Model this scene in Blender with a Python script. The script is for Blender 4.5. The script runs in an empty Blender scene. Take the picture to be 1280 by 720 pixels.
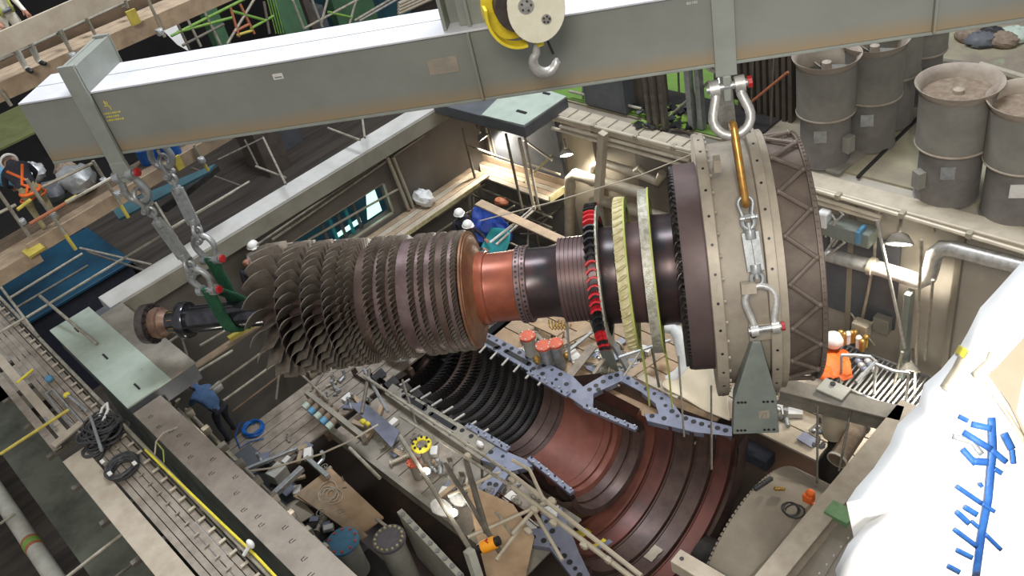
import bpy, bmesh, math, random
from mathutils import Vector, Matrix
random.seed(7)
PI = math.pi
col = bpy.context.scene.collection
# ------------------------------------------------------------------ survey
# camera pose in the hall's own frame: X runs along the machine, Y across it, Z up
CH = 14.0
FPX = 1100.0
RM = Matrix(((0.69410542, 0.69221252, -0.19763473), (0.32392938, -0.54550852, -0.77297491), (-0.64287434, 0.47250639, -0.60286839)))
RT = RM.transposed()
CAM = Vector((0, 0, CH))
def ray(px, py): return RT @ Vector(((px-640)/FPX, (py-360)/FPX, 1.0))
def Zp(px, py, z):
    d = ray(px, py); return CAM + d*((z-CH)/d.z)
def Xp(px, py, x):
    d = ray(px, py); return CAM + d*(x/d.x)
def Yp(px, py, y):
    d = ray(px, py); return CAM + d*(y/d.y)
# frame of the lifted rotor and the lifting beam: s along the shaft, l towards the viewer's side, z up
LA = Vector((-14.7994, 2.7732, 0)); YAW = math.radians(40.02)
LU = Vector((math.cos(YAW), math.sin(YAW), 0)); LN = Vector((math.sin(YAW), -math.cos(YAW), 0)); UZ = Vector((0, 0, 1))
def L(s, l, z): return LA + LU*s + LN*l + UZ*z
def Lp(px, py, l):
    d = ray(px, py); t = (l - (CAM-LA).dot(LN))/d.dot(LN); return CAM + d*t
def Sx(px):      # station on the rotor axis
    return (Zp(px, 404-.1057*(px-195), 5.0)-LA).dot(LU)
AX = 5.0         # height of the lifted rotor's axis

# ------------------------------------------------------------------ mesh builder
class G:
    def __init__(s): s.v = []; s.f = []
    def add(s, vs, fs):
        b = len(s.v); s.v += [Vector(v) for v in vs]; s.f += [tuple(b+i for i in f) for f in fs]; return s
    def box(s, c, d, ax=None):
        c = Vector(c); ax = ax or (Vector((1,0,0)), Vector((0,1,0)), Vector((0,0,1)))
        vs = [c+ax[0]*(d[0]*.5*i)+ax[1]*(d[1]*.5*j)+ax[2]*(d[2]*.5*k) for i in (-1,1) for j in (-1,1) for k in (-1,1)]
        return s.add(vs, [(0,1,3,2),(4,6,7,5),(0,4,5,1),(2,3,7,6),(0,2,6,4),(1,5,7,3)])
    def bar(s, p, q, w, h, up=UZ):
        p = Vector(p); q = Vector(q); a = (q-p); ln = a.length; a.normalize()
        b = Vector(up).cross(a)
        if b.length < 1e-4: b = Vector((1,0,0)).cross(a)
        b.normalize(); c = a.cross(b)
        return s.box((p+q)/2, (ln, w, h), (a, b, c))
    def tube(s, pts, r, n=8, closed=False, cap=True):
        pts = [Vector(p) for p in pts]; N = len(pts); base = len(s.v)
        rs = r if isinstance(r, (list, tuple)) else [r]*N
        def tan(i):
            if closed: return (pts[(i+1) % N]-pts[i-1]).normalized()
            return (pts[min(i+1, N-1)]-pts[max(i-1, 0)]).normalized()
        t = tan(0); a = t.orthogonal().normalized()
        for i in range(N):
            t = tan(i); a = (a-t*a.dot(t)); a = a.normalized() if a.length > 1e-5 else t.orthogonal().normalized(); b = t.cross(a)
            for k in range(n):
                th = 2*PI*k/n; s.v.append(pts[i]+(a*math.cos(th)+b*math.sin(th))*rs[i])
        for i in range(N if closed else N-1):
            j = (i+1) % N
            for k in range(n):
                s.f.append((base+i*n+k, base+i*n+(k+1) % n, base+j*n+(k+1) % n, base+j*n+k))
        if cap and not closed:
            s.f.append(tuple(base+k for k in reversed(range(n)))); s.f.append(tuple(base+(N-1)*n+k for k in range(n)))
        return s
    def lathe(s, prof, o, ax, ref=None, n=48, a0=0, a1=2*PI, capends=False):
        o = Vector(o); ax = Vector(ax).normalized(); ref = Vector(ref) if ref is not None else ax.orthogonal().normalized(); b = ax.cross(ref)
        full = abs(a1-a0-2*PI) < 1e-6; m = n if full else n+1; base = len(s.v); P = len(prof)
        for i in range(m):
            th = a0+(a1-a0)*i/n; d = ref*math.cos(th)+b*math.sin(th)
            for (x, r) in prof: s.v.append(o+ax*x+d*r)
        for i in range(n):
            j = (i+1) % m
            for k in range(P-1):
                s.f.append((base+i*P+k, base+j*P+k, base+j*P+k+1, base+i*P+k+1))
        return s
    def prism(s, poly, th):
        poly = [Vector(p) for p in poly]; th = Vector(th); n = len(poly)
        s.add(poly+[p+th for p in poly], [tuple(reversed(range(n))), tuple(range(n, 2*n))]+[(i, (i+1) % n, (i+1) % n+n, i+n) for i in range(n)]); return s
    def ball(s, c, r, n=10, m=7, ax=None):
        c = Vector(c); r = r if isinstance(r, (tuple, list)) else (r, r, r); ax = ax or (Vector((1,0,0)), Vector((0,1,0)), UZ); base = len(s.v)
        s.v.append(c+ax[2]*r[2])
        for i in range(1, m):
            p = PI*i/m
            for k in range(n):
                t = 2*PI*k/n; s.v.append(c+ax[0]*(r[0]*math.sin(p)*math.cos(t))+ax[1]*(r[1]*math.sin(p)*math.sin(t))+ax[2]*(r[2]*math.cos(p)))
        s.v.append(c-ax[2]*r[2]); e = len(s.v)-1
        for k in range(n):
            s.f.append((base, base+1+k, base+1+(k+1) % n)); s.f.append((e, base+1+(m-2)*n+(k+1) % n, base+1+(m-2)*n+k))
        for i in range(m-2):
            for k in range(n): s.f.append((base+1+i*n+k, base+1+(i+1)*n+k, base+1+(i+1)*n+(k+1) % n, base+1+i*n+(k+1) % n))
        return s
    def disc(s, c, nrm, r, h, n=12):
        nrm = Vector(nrm).normalized(); c = Vector(c); return s.tube([c, c+nrm*h], r, n)

def build(name, g, m, parent=None, loc=None, smooth=38, bevel=0):
    me = bpy.data.meshes.new(name)
    off = Vector(loc) if loc is not None else (Vector(parent['wl']) if parent else Vector((0,0,0)))
    me.from_pydata([tuple(v-off) for v in g.v], [], g.f); me.validate()
    bm = bmesh.new(); bm.from_mesh(me); bmesh.ops.recalc_face_normals(bm, faces=bm.faces); bm.to_mesh(me); bm.free()
    me.materials.append(m)
    if smooth:
        me.shade_smooth(); me.set_sharp_from_angle(angle=math.radians(smooth))
    o = bpy.data.objects.new(name, me); col.objects.link(o)
    if parent:
        o.parent = parent
        if 'wl' in parent and loc is not None: o.location = off-Vector(parent['wl'])
        o['wl'] = off if loc is not None else parent['wl']
    else: o.location = off; o['wl'] = off
    if bevel:
        b = o.modifiers.new('bevel', 'BEVEL'); b.width = bevel; b.segments = 2; b.limit_method = 'ANGLE'
    return o
def thing(name, label, cat, loc, group=None):
    o = bpy.data.objects.new(name, None); col.objects.link(o); o.location = loc; o.empty_display_size = .1
    o['wl'] = Vector(loc); o['label'] = label; o['category'] = cat
    if group: o['group'] = group
    return o
def tag(o, label, cat, group=None, kind=None):
    o['label'] = label; o['category'] = cat
    if group: o['group'] = group
    if kind: o['kind'] = kind
    return o
def one(name, g, m, label, cat, group=None, **k):
    c = sum(g.v, Vector())/len(g.v); z = min(v.z for v in g.v); lo = Vector((c.x, c.y, z))
    return tag(build(name, g, m, loc=lo, **k), label, cat, group)
def struct(name, g, m, **k):
    o = build(name, g, m, **k); o['kind'] = 'structure'; return o

# ------------------------------------------------------------------ materials
def pm(name, c1, c2=None, scale=3.0, rough=.65, metal=0.0, bump=.0, lo=.4, hi=.65, detail=6, stretch=None, spec=.4, c3=None, bscale=None):
    m = bpy.data.materials.new(name); m.use_nodes = True; nt = m.node_tree; N = nt.nodes; K = nt.links
    b = N['Principled BSDF']; b.inputs['Roughness'].default_value = rough; b.inputs['Metallic'].default_value = metal
    b.inputs['Specular IOR Level'].default_value = spec
    c2 = c2 or tuple(x*.7 for x in c1)
    tc = N.new('ShaderNodeTexCoord'); mp = N.new('ShaderNodeMapping'); K.new(tc.outputs['Object'], mp.inputs[0])
    if stretch: mp.inputs['Scale'].default_value = stretch
    nz = N.new('ShaderNodeTexNoise'); nz.inputs['Scale'].default_value = scale; nz.inputs['Detail'].default_value = detail; nz.inputs['Roughness'].default_value = .65
    K.new(mp.outputs[0], nz.inputs[0])
    rp = N.new('ShaderNodeValToRGB'); rp.color_ramp.elements[0].position = lo; rp.color_ramp.elements[1].position = hi
    rp.color_ramp.elements[0].color = (*c1, 1); rp.color_ramp.elements[1].color = (*c2, 1)
    if c3:
        e = rp.color_ramp.elements.new(min(.98, hi+.08)); e.color = (*c3, 1)
    K.new(nz.outputs[0], rp.inputs[0]); K.new(rp.outputs[0], b.inputs['Base Color'])
    if bump:
        n2 = N.new('ShaderNodeTexNoise'); n2.inputs['Scale'].default_value = bscale or scale*5; n2.inputs['Detail'].default_value = 5; K.new(mp.outputs[0], n2.inputs[0])
        bp = N.new('ShaderNodeBump'); bp.inputs['Strength'].default_value = bump; bp.inputs['Distance'].default_value = .02
        K.new(n2.outputs[0], bp.inputs['Height']); K.new(bp.outputs[0], b.inputs['Normal'])
    return m
def em(name, c, s):
    m = bpy.data.materials.new(name); m.use_nodes = True; b = m.node_tree.nodes['Principled BSDF']
    b.inputs['Base Color'].default_value = (*c, 1); b.inputs['Emission Color'].default_value = (*c, 1); b.inputs['Emission Strength'].default_value = s
    return m
M = dict(
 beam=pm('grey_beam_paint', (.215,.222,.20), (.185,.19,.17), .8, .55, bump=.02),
 beamtop=pm('beam_top_paint', (.60,.60,.64), (.50,.50,.55), 1.2, .45, bump=.02),  # beam colour made pale and bluish for the skylight on its top
 hanger=pm('hanger_paint', (.25,.265,.235), (.21,.22,.195), 2, .5),
 blade=pm('blade_steel', (.26,.225,.185), (.155,.13,.11), 4, .42, .3, bump=.05),
 disc=pm('rotor_disc_steel', (.12,.08,.065), (.07,.045,.04), 3, .45, .45, lo=.35, hi=.7),
 drum=pm('rotor_spacer_steel', (.19,.135,.135), (.12,.075,.07), 3, .36, .45),
 orange=pm('rust_orange_steel', (.29,.082,.045), (.20,.058,.036), 2.5, .34, .3, c3=(.13,.045,.035)),
 black=pm('heat_dark_steel', (.035,.033,.036), (.07,.04,.04), 3, .3, .5),
 purple=pm('heat_purple_steel', (.12,.07,.065), (.085,.06,.06), 3, .42, .35),
 shaft=pm('polished_shaft', (.10,.10,.11), (.05,.05,.055), 3, .2, .85),
 flange=pm('coupling_steel', (.12,.10,.09), (.07,.05,.05), 5, .4, .6),
 tan=pm('coupling_rust', (.20,.125,.085), (.12,.06,.045), 6, .5, .3),
 exh=pm('exhaust_shell', (.34,.30,.24), (.25,.215,.175), 1.6, .55, .15, bump=.05, c3=(.18,.14,.11)),
 exhfl=pm('exhaust_flange', (.37,.32,.25), (.28,.24,.19), 2.5, .5, .2, bump=.05),
 exhdk=pm('exhaust_diffuser', (.17,.135,.11), (.11,.085,.07), 2, .55, .25, bump=.04),
 purpleshell=pm('inner_shell', (.125,.09,.085), (.10,.07,.07), 2, .5, .3),
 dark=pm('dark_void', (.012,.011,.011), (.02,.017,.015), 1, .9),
 red=pm('red_blade_paint', (.55,.02,.03), (.40,.015,.02), 6, .5),
 blk=pm('black_rubber', (.012,.012,.013), (.02,.02,.02), 8, .45),
 wrap=pm('cream_wrap', (.52,.47,.27), (.36,.31,.14), 10, .35, bump=.3),
 foil=pm('silver_wrap', (.50,.49,.42), (.26,.24,.17), 12, .3, .3, bump=.5, c3=(.62,.62,.58)),
 yelgreen=pm('yellow_green_tape', (.42,.46,.12), (.34,.38,.10), 8, .5),
 green=pm('green_sling', (.015,.09,.04), (.01,.055,.03), 12, .85, bump=.3),
 galv=pm('galvanised_steel', (.40,.41,.41), (.28,.29,.29), 9, .42, .55, bump=.08),
 galvl=pm('bright_shackle_steel', (.50,.49,.46), (.34,.33,.31), 9, .4, .45, bump=.08),
 redpin=pm('red_pin', (.42,.02,.02), (.3,.015,.015), 9, .5),
 gold=pm('gold_link', (.50,.27,.07), (.36,.17,.04), 9, .35, .7),
 plate=pm('green_grey_plate', (.20,.22,.195), (.16,.18,.16), 3, .5),
 tubes=pm('scaffold_tube', (.40,.37,.30), (.25,.22,.17), 5, .5, .4),
 tubed=pm('dark_scaffold_tube', (.17,.15,.12), (.10,.09,.075), 5, .6, .3),
 tubey=pm('yellow_tube_end', (.52,.42,.08), (.40,.32,.06), 6, .5),
 tubeg=pm('green_tube', (.20,.33,.06), (.12,.25,.05), 6, .5),
 tubeo=pm('orange_tube', (.38,.13,.06), (.28,.10,.05), 6, .6),
 wood=pm('scaffold_board', (.36,.27,.18), (.26,.19,.13), 4, .8, stretch=(1,1,1), bump=.1),
 woodg=pm('grey_board', (.29,.25,.205), (.18,.15,.12), 3, .85, bump=.1),
 woodd=pm('dark_board', (.15,.105,.07), (.10,.07,.045), 3, .85, bump=.1),
 woodl=pm('pale_board', (.40,.345,.27), (.32,.27,.205), 3, .8, bump=.05),
 ply=pm('plywood', (.38,.27,.17), (.27,.18,.11), 1.5, .8, bump=.05, c3=(.14,.10,.07)),
 mint=pm('mint_paint', (.40,.46,.39), (.33,.39,.33), 3, .55, c3=(.16,.17,.14), lo=.35, hi=.66, bump=.05),
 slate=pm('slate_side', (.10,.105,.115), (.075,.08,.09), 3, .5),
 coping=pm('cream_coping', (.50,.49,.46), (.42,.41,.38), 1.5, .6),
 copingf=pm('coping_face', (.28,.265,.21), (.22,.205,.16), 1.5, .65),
 wall=pm('enclosure_wall', (.155,.14,.12), (.115,.103,.088), .7, .6, bump=.03),
 wallb=pm('enclosure_wall_beige', (.27,.235,.18), (.2,.175,.135), .7, .6, bump=.03),
 conc=pm('concrete', (.25,.225,.185), (.16,.15,.125), 2, .85, bump=.15),
 concg=pm('green_concrete', (.125,.135,.105), (.06,.065,.052), 1.2, .85, bump=.15),
 ledge=pm('near_ledge', (.27,.235,.195), (.20,.17,.14), 2, .7, bump=.08),
 brownfl=pm('pit_floor_brown', (.045,.033,.026), (.10,.05,.03), .5, .6, bump=.1, lo=.5, hi=.7),
 roofl=pm('void_roof', (.062,.05,.04), (.028,.023,.019), 1.2, .8, stretch=(3,.25,1), bump=.2),
 roofr=pm('green_beige_roof', (.32,.30,.19), (.19,.155,.12), .5, .7, bump=.05, c3=(.26,.33,.2), lo=.35, hi=.6),
 grass=pm('lime_floor', (.12,.22,.035), (.09,.17,.03), 1, .7),
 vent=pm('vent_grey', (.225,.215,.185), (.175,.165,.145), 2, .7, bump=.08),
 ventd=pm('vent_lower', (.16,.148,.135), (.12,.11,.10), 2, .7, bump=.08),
 ventr=pm('vent_rim', (.34,.29,.23), (.26,.21,.17), 3, .7),
 dust=pm('dust_brown', (.17,.125,.09), (.24,.19,.14), 9, .9, bump=.5),
 label=pm('white_label', (.62,.60,.56), (.55,.53,.5), 9, .6),
 pipe=pm('lagged_pipe', (.42,.38,.30), (.33,.29,.22), 3, .45, .3),
 pipel=pm('pale_ledge', (.50,.44,.34), (.40,.35,.27), 3, .5, .15),
 bluetank=pm('blue_tank', (.012,.065,.115), (.008,.03,.055), .6, .5),
 teal=pm('teal_sheet', (.03,.30,.33), (.02,.22,.26), 3, .6),
 blue=pm('blue_tarp', (.02,.06,.32), (.012,.035,.2), 4, .5, bump=.4),
 bluet=pm('blue_barrel', (.015,.12,.42), (.01,.08,.3), 4, .4),
 bluec=pm('blue_cover', (.10,.27,.42), (.08,.2,.32), 5, .5, c3=(.35,.10,.08)),
 greyc=pm('grey_cover', (.14,.13,.15), (.10,.095,.11), 5, .5),
 ivory=pm('ivory_vessel', (.42,.41,.36), (.33,.32,.27), 3, .5),
 bflange=pm('blue_grey_flange', (.20,.215,.28), (.155,.165,.22), 4, .45, .3),
 casedk=pm('casing_bore_dark', (.028,.026,.027), (.05,.045,.042), 3, .45, .4),
 casebr=pm('casing_bore_brown', (.10,.065,.055), (.065,.042,.038), 3, .45, .35),
 casered=pm('casing_red', (.20,.075,.055), (.14,.053,.04), 2, .45, .25),
 casemar=pm('casing_maroon', (.15,.055,.045), (.085,.04,.035), 1.5, .45, .25, c3=(.05,.04,.04)),
 vane=pm('vane_pale', (.48,.46,.42), (.35,.33,.3), 9, .4, .4),
 orangel=pm('red_orange_cap', (.55,.12,.06), (.45,.09,.05), 6, .6),
 brightor=pm('bright_orange', (.85,.17,.03), (.7,.12,.02), 5, .6, bump=.4),
 yellow=pm('safety_yellow', (.68,.58,.05), (.55,.45,.04), 6, .5),
 hookw=pm('block_white', (.80,.77,.62), (.72,.68,.52), 6, .5),
 hooky=pm('block_yellow', (.75,.60,.04), (.65,.48,.03), 6, .45),
 white=pm('white_plastic', (.72,.72,.70), (.62,.62,.60), 6, .5, bump=.2),
 sheet=pm('white_sheet', (.88,.88,.87), (.82,.82,.80), 1.5, .5, bump=.15),
 sheetb=pm('beige_sheet', (.60,.52,.38), (.52,.44,.31), 2, .6, c3=(.3,.22,.14), lo=.45, hi=.75),
 bluetape=pm('blue_tape', (.018,.085,.30), (.03,.13,.38), 8, .55, bump=.2),
 gtape=pm('green_tape', (.16,.30,.14), (.12,.22,.10), 8, .6),
 cable=pm('black_cable', (.03,.03,.033), (.055,.055,.055), 8, .5),
 rope=pm('rope', (.45,.40,.32), (.36,.31,.25), 8, .8),
 vestg=pm('navy_cloth', (.018,.02,.035), (.03,.03,.04), 8, .85),
 denim=pm('denim_jacket', (.09,.17,.32), (.065,.12,.24), 8, .85),
 navy=pm('dark_trousers', (.018,.02,.03), (.03,.03,.04), 8, .85),
 coverall=pm('white_coverall', (.62,.60,.52), (.5,.48,.4), 5, .85, bump=.3),
 khaki=pm('khaki_cloth', (.30,.26,.14), (.2,.18,.1), 8, .85),
 shirt=pm('grey_white_shirt', (.45,.43,.42), (.33,.31,.31), 8, .85),
 skin=pm('skin', (.34,.17,.11), (.30,.14,.09), 6, .6),
 helmet=pm('white_helmet', (.78,.77,.74), (.72,.70,.67), 6, .35),
 greencol=pm('green_column', (.07,.16,.08), (.05,.11,.06), 1.5, .6),
 bluegreen=pm('teal_machine', (.03,.10,.12), (.02,.06,.09), 1.5, .6),
 louvre=pm('brown_louvre', (.10,.078,.062), (.07,.055,.045), 3, .6),
 copper=pm('brass_fittings', (.45,.28,.08), (.35,.2,.06), 6, .35, .7),
 foliage=pm('lime_netting', (.18,.28,.04), (.10,.16,.03), 5, .8),
)
M['enddisc'] = pm('end_disc_brown', (.24,.12,.06), (.16,.065,.04), 3, .4, .3)
M['olive'] = pm('olive_floor', (.11,.12,.04), (.08,.09,.03), 2, .8)
M['dullteal'] = pm('dull_teal', (.03,.085,.10), (.02,.06,.075), 2, .6)
M['wallr'] = pm('right_wall', (.36,.33,.275), (.29,.26,.215), .7, .6, bump=.03)
M['brightorl'] = pm('lantern_orange', (.9,.36,.02), (.8,.3,.02), 5, .5)
M['shellb'] = pm('dull_beige_shell', (.30,.26,.205), (.22,.19,.15), 1.2, .75, bump=.1, c3=(.16,.13,.11))
M['lamp'] = em('lamp_lens', (1, .97, .9), 14)
M['lit'] = em('lit_opening', (.55, .95, .82), 1.3)  # glow of the panels added for the lit space behind the opening
M['glow'] = em('small_lamp_lens', (1, 1, 1), 5)
# the beam's web: brown reflected light painted along its foot, with a noisy edge
def bounceband(m, z0, z1, c):
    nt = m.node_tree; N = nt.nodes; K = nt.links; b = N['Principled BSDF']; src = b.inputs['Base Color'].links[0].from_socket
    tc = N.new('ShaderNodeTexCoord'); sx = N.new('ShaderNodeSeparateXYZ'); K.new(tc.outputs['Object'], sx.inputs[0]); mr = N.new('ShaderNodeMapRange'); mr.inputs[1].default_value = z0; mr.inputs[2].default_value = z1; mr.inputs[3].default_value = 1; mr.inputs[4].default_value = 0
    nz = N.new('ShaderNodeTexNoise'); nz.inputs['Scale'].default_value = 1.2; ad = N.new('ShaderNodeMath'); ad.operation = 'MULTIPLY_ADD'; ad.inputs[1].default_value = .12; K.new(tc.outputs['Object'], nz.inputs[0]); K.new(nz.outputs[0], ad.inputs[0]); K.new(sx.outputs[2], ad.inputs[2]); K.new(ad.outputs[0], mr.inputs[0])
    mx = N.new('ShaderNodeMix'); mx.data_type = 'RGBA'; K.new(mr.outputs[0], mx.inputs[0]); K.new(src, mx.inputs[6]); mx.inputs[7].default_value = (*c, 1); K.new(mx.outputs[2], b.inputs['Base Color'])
bounceband(M['beam'], .12, .34, (.26, .20, .125))
def point(name, loc, e, c=(1, .92, .78), r=.12):
    l = bpy.data.lights.new(name, 'POINT'); l.energy = e; l.color = c; l.shadow_soft_size = r
    o = bpy.data.objects.new(name, l); col.objects.link(o); o.location = loc; return o
# ================================================================== ROTOR
rot = thing('turbine_rotor', 'long bladed turbine rotor hanging diagonally over the open casing', 'turbine rotor', L(6, 0, AX-1.2))
def ring(prof): return [(x, r) for x, r in prof]
def rl(name, prof, m, n=72, parent=rot, **k):
    g = G(); g.lathe(prof, L(0, 0, AX), LU, LN, n); return build(name, g, m, parent, **k)
def S(px): return Sx(px)
# coupling end and shaft
o = rl('coupling_flange', [(S(181), 0), (S(181), .17), (S(181)+.02, .25), (S(181)+.02, .37), (S(192), .38), (S(192), .30), (S(194), .30)], M['flange'])
for k in range(16):
    t = 2*PI*k/16; build('flange_hole', G().disc(L(S(181)-.004, .315*math.cos(t), AX+.315*math.sin(t)), LU, .03, .04, 8), M['blk'], o)
    build('flange_bolt', G().disc(L(S(191), .345*math.cos(t), AX+.345*math.sin(t)), LU, .026, .06, 6), M['blk'], o)
rl('coupling_cone', [(S(192), .27), (S(196), .29), (S(203), .29), (S(204), .25), (S(208), .23), (S(212), .2)], M['tan'])
rl('shaft_neck', [(S(206), .18), (S(212), .20), (S(227), .20), (S(227), .0)], M['shaft'])
for k in range(8):
    t = 2*PI*k/8; c = L(S(219), .205*math.cos(t), AX+.205*math.sin(t)); build('brass_strip', G().bar(c-LU*.05, c+LU*.05, .025, .012, LU.cross(c-L(S(219), 0, AX))), M['copper'], rot)
rl('thrust_collar', [(S(227), .19), (S(227), .33), (S(229), .345), (S(236), .345), (S(238), .33), (S(238), .2)], M['shaft'])
rl('main_shaft', [(S(225), .25), (S(238), .25), (S(300), .245), (S(340), .26), (S(352), .40)], M['shaft'])
# compressor rows: px, axial width, hub r, tip r, count, stagger deg
rows = [(357, .44, .50, 1.21, 22, 34), (390.5, .34, .68, 1.18, 36, 36), (417.5, .27, .75, 1.15, 42, 36), (440, .21, .80, 1.13, 48, 38), (454, .13, .84, 1.12, 52, 40),
        (463, .13, .86, 1.11, 56, 40), (485, .15, .88, 1.10, 60, 42), (500.5, .13, .90, 1.09, 64, 44), (514, .12, .925, 1.08, 66, 44), (535.5, .115, .94, 1.065, 70, 45),
        (547.5, .11, .95, 1.06, 72, 45), (561, .105, .96, 1.05, 76, 45), (575, .10, .965, 1.045, 80, 45), (585.5, .10, .97, 1.04, 84, 45)]
def blade(th, s0, hub, tip, wid, stag, nc=5, ns=5):
    """cambered, twisted aerofoil from hub to tip"""
    rad = LN*math.cos(th)+UZ*math.sin(th); tg = -LN*math.sin(th)+UZ*math.cos(th); vs = []; c0 = wid/math.cos(math.radians(stag))
    for i in range(ns):
        f = i/(ns-1); r = hub-.02+(tip-hub+.02)*f; st = math.radians(stag-14+18*f); ch = c0*(.80+.20*f) if tip-hub > .3 else c0*.95
        ch = min(ch, wid*1.02/math.cos(st)); cd = LU*math.cos(st)+tg*math.sin(st); nd = -LU*math.sin(st)+tg*math.cos(st)
        up = []; dn = []
        for j in range(nc):
            q = j/(nc-1); x = (q-.5)*ch; cam = .15*ch*(1-(2*q-1)**2); th_ = .035*ch*math.sin(PI*min(1, q*1.0+.04))*(1-.4*f)
            base = L(s0, 0, AX)+rad*r+cd*x
            up.append(base+nd*(cam+th_)); dn.append(base+nd*(cam-th_))
        vs += up+dn[::-1]
    m = 2*nc; fs = []
    for i in range(ns-1):
        for k in range(m): fs.append((i*m+k, i*m+(k+1) % m, (i+1)*m+(k+1) % m, (i+1)*m+k))
    fs.append(tuple((ns-1)*m+k for k in range(m)))
    return vs, fs
stuff = G()
for ri, (px, wid, hub, tip, n, st) in enumerate(rows):
    s0 = S(px)
    for k in range(n):
        th = 2*PI*(k+.5*(ri % 2))/n; big = ri < 3
        vs, fs = blade(th, s0, hub, tip, wid, st, 6 if big else 4, 6 if big else 3)
        if ri < 3: build('rotor_blade', G().add(vs, fs), M['blade'], rot, smooth=50)
        else: stuff.add(vs, fs)
    h = wid*.5
    nxt = rows[ri+1] if ri < 13 else None
    if ri in (1, 2, 3): rl('dark_rim_plate', [(s0-h-.035, hub-.2), (s0-h-.035, tip-.10), (s0-h-.01, tip-.10), (s0-h-.01, hub-.2)], M['black'])  # thin dark plates added for the shade between blade rows
    rl('compressor_disc', [(s0-h*.8, hub-.25), (s0-h*.8, hub-.01), (s0+h*.8, hub+.01), (s0+h*.8, hub-.25)], M['disc'])
    if nxt:
        a = s0+h*.8; b = S(nxt[0])-nxt[1]*.4; rr = nxt[2]
        if ri < 5: rl('disc_spacer', [(a, hub-.1), (b, rr-.1)], M['disc'])
        else: # smooth spacer drums standing almost as high as the blade tips, saw-toothed rim
            rt = rr+(.06 if ri in (5, 8, 11) else .035)
            rl('disc_spacer', [(a, rr-.05), (a+.005, rt), (b-.005, rt), (b, rr-.05)], M['drum'] if ri in (8, 9, 10, 12, 6) else M['disc'])
o = build('blade_rows', stuff, M['blade'], rot, smooth=50); o['kind'] = 'stuff'
rl('front_hub', [(S(336), .25), (S(338), .38), (S(345), .47), (S(348), .3)], M['disc'])
rl('end_disc', [(S(590), .8), (S(590), .98), (S(591), 1.015), (S(593.5), 1.015), (S(594), .97), (S(595), .965), (S(595.5), .91), (S(596), .90), (S(597), .80), (S(599), .72), (S(602), .655), (S(603), .62)], M['enddisc'])
rl('orange_collar', [(S(598), .6), (S(602), .635), (S(612), .635), (S(613), .62), (S(613), .55)], M['orange'])
rl('orange_drum', [(S(612), .5), (S(612.5), .60), (S(615), .595), (S(640), .60), (S(650), .615), (S(651), .5)], M['orange'])
o = rl('bolt_hole_ring', [(S(650), .5), (S(650), .64), (S(651), .655), (S(657.5), .655), (S(658), .64), (S(658.5), .655), (S(664), .655), (S(665), .64), (S(665), .55)], M['drum'])
g = G()
for s_ in (S(654), S(661.5)):
    for k in range(44):
        t = 2*PI*(k+(.5 if s_ > S(658) else 0))/44; c = L(s_, .645*math.cos(t), AX+.645*math.sin(t)); g.disc(c, c-L(s_, 0, AX), .022, .016, 7)
build('bolt_hole', g, M['blk'], o)['kind'] = 'stuff'
rl('heat_darkened_drum', [(S(664), .5), (S(665), .61), (S(668), .60), (S(688), .595), (S(698), .62), (S(706), .665), (S(707), .6)], M['black'])
pr_ = [(S(704), .55), (S(704), .72)]
for k in range(7): a = 704+k*5.2; pr_ += [(S(a), .715), (S(a+3.9), .715), (S(a+4.1), .695), (S(a+5.1), .695)]
rl('grooved_drum', pr_+[(S(741), .715), (S(741), .6)], M['purple'])
# turbine discs
def tdisc(name, p0, p1, rt, hub, m, n=72):
    a = S(p0); b = S(p1); return rl(name, [(a, hub-.05), (a, hub+.05), (a+.01, rt-.22), (a, rt-.2), (a, rt), (b, rt), (b, rt-.2), (b-.01, rt-.22), (b, hub+.05), (b, hub-.05)], m, n)
o = tdisc('first_turbine_disc', 744, 753, 1.10, .7, M['black'])
for k in range(60):
    t = 2*PI*k/60; red = (k % 60) in list(range(2, 9))+[14, 15, 16]+list(range(22, 27))+[35, 40, 41, 55, 57, 58, 52, 50]
    g = G(); s0 = S(748.5); rad = LN*math.cos(t)+UZ*math.sin(t); tg = -LN*math.sin(t)+UZ*math.cos(t); c = L(s0, 0, AX)+rad*1.15
    pts = [c-LU*.085+tg*-.035, c-LU*.03+tg*.02, c+LU*.03+tg*.035, c+LU*.085+tg*.01]
    for q in range(3): g.bar(pts[q], pts[q+1], .03, .17, rad)
    build('turbine_blade', g, M['red'] if red else M['blk'], o)
rl('tape_rim', [(S(754), 1.0), (S(754.5), 1.18), (S(757), 1.18), (S(757.5), 1.0)], M['foil'])
rl('turbine_drum', [(S(753), .6), (S(753), .80), (S(757), .815), (S(774), .815), (S(775), .84), (S(778), .84), (S(778), .6)], M['black'])
rl('turbine_drum', [(S(786), .6), (S(786), .83), (S(800), .84), (S(806), .86), (S(806), .6)], M['purple'])
rl('turbine_drum', [(S(818), .6), (S(818), .90), (S(822), .92), (S(838), .91), (S(848), .93), (S(849), .6)], M['black'])
o = tdisc('wrapped_turbine_disc', 777, 789, 1.25, .7, M['wrap'])
g = G()
for k in range(52):
    t = 2*PI*k/52; rad = LN*math.cos(t)+UZ*math.sin(t); tg = -LN*math.sin(t)+UZ*math.cos(t); s0 = S(783); c = L(s0, 0, AX)+rad*1.255
    g.ball(c, (.105, .028, .028), 8, 5, ((LU*.85+tg*.5).normalized(), rad, (tg*.85-LU*.5).normalized()))
build('wrapped_blade_bulges', g, M['wrap'], o)
o = rl('tape_rim', [(S(789), 1.1), (S(789), 1.27), (S(791), 1.27), (S(791.5), 1.1)], M['yelgreen'])
o = tdisc('foiled_turbine_disc', 808, 819, 1.36, .8, M['foil'])
rl('tape_rim', [(S(819), 1.2), (S(819), 1.375), (S(821), 1.375), (S(821.5), 1.2)], M['yelgreen'])
g = G()
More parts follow.
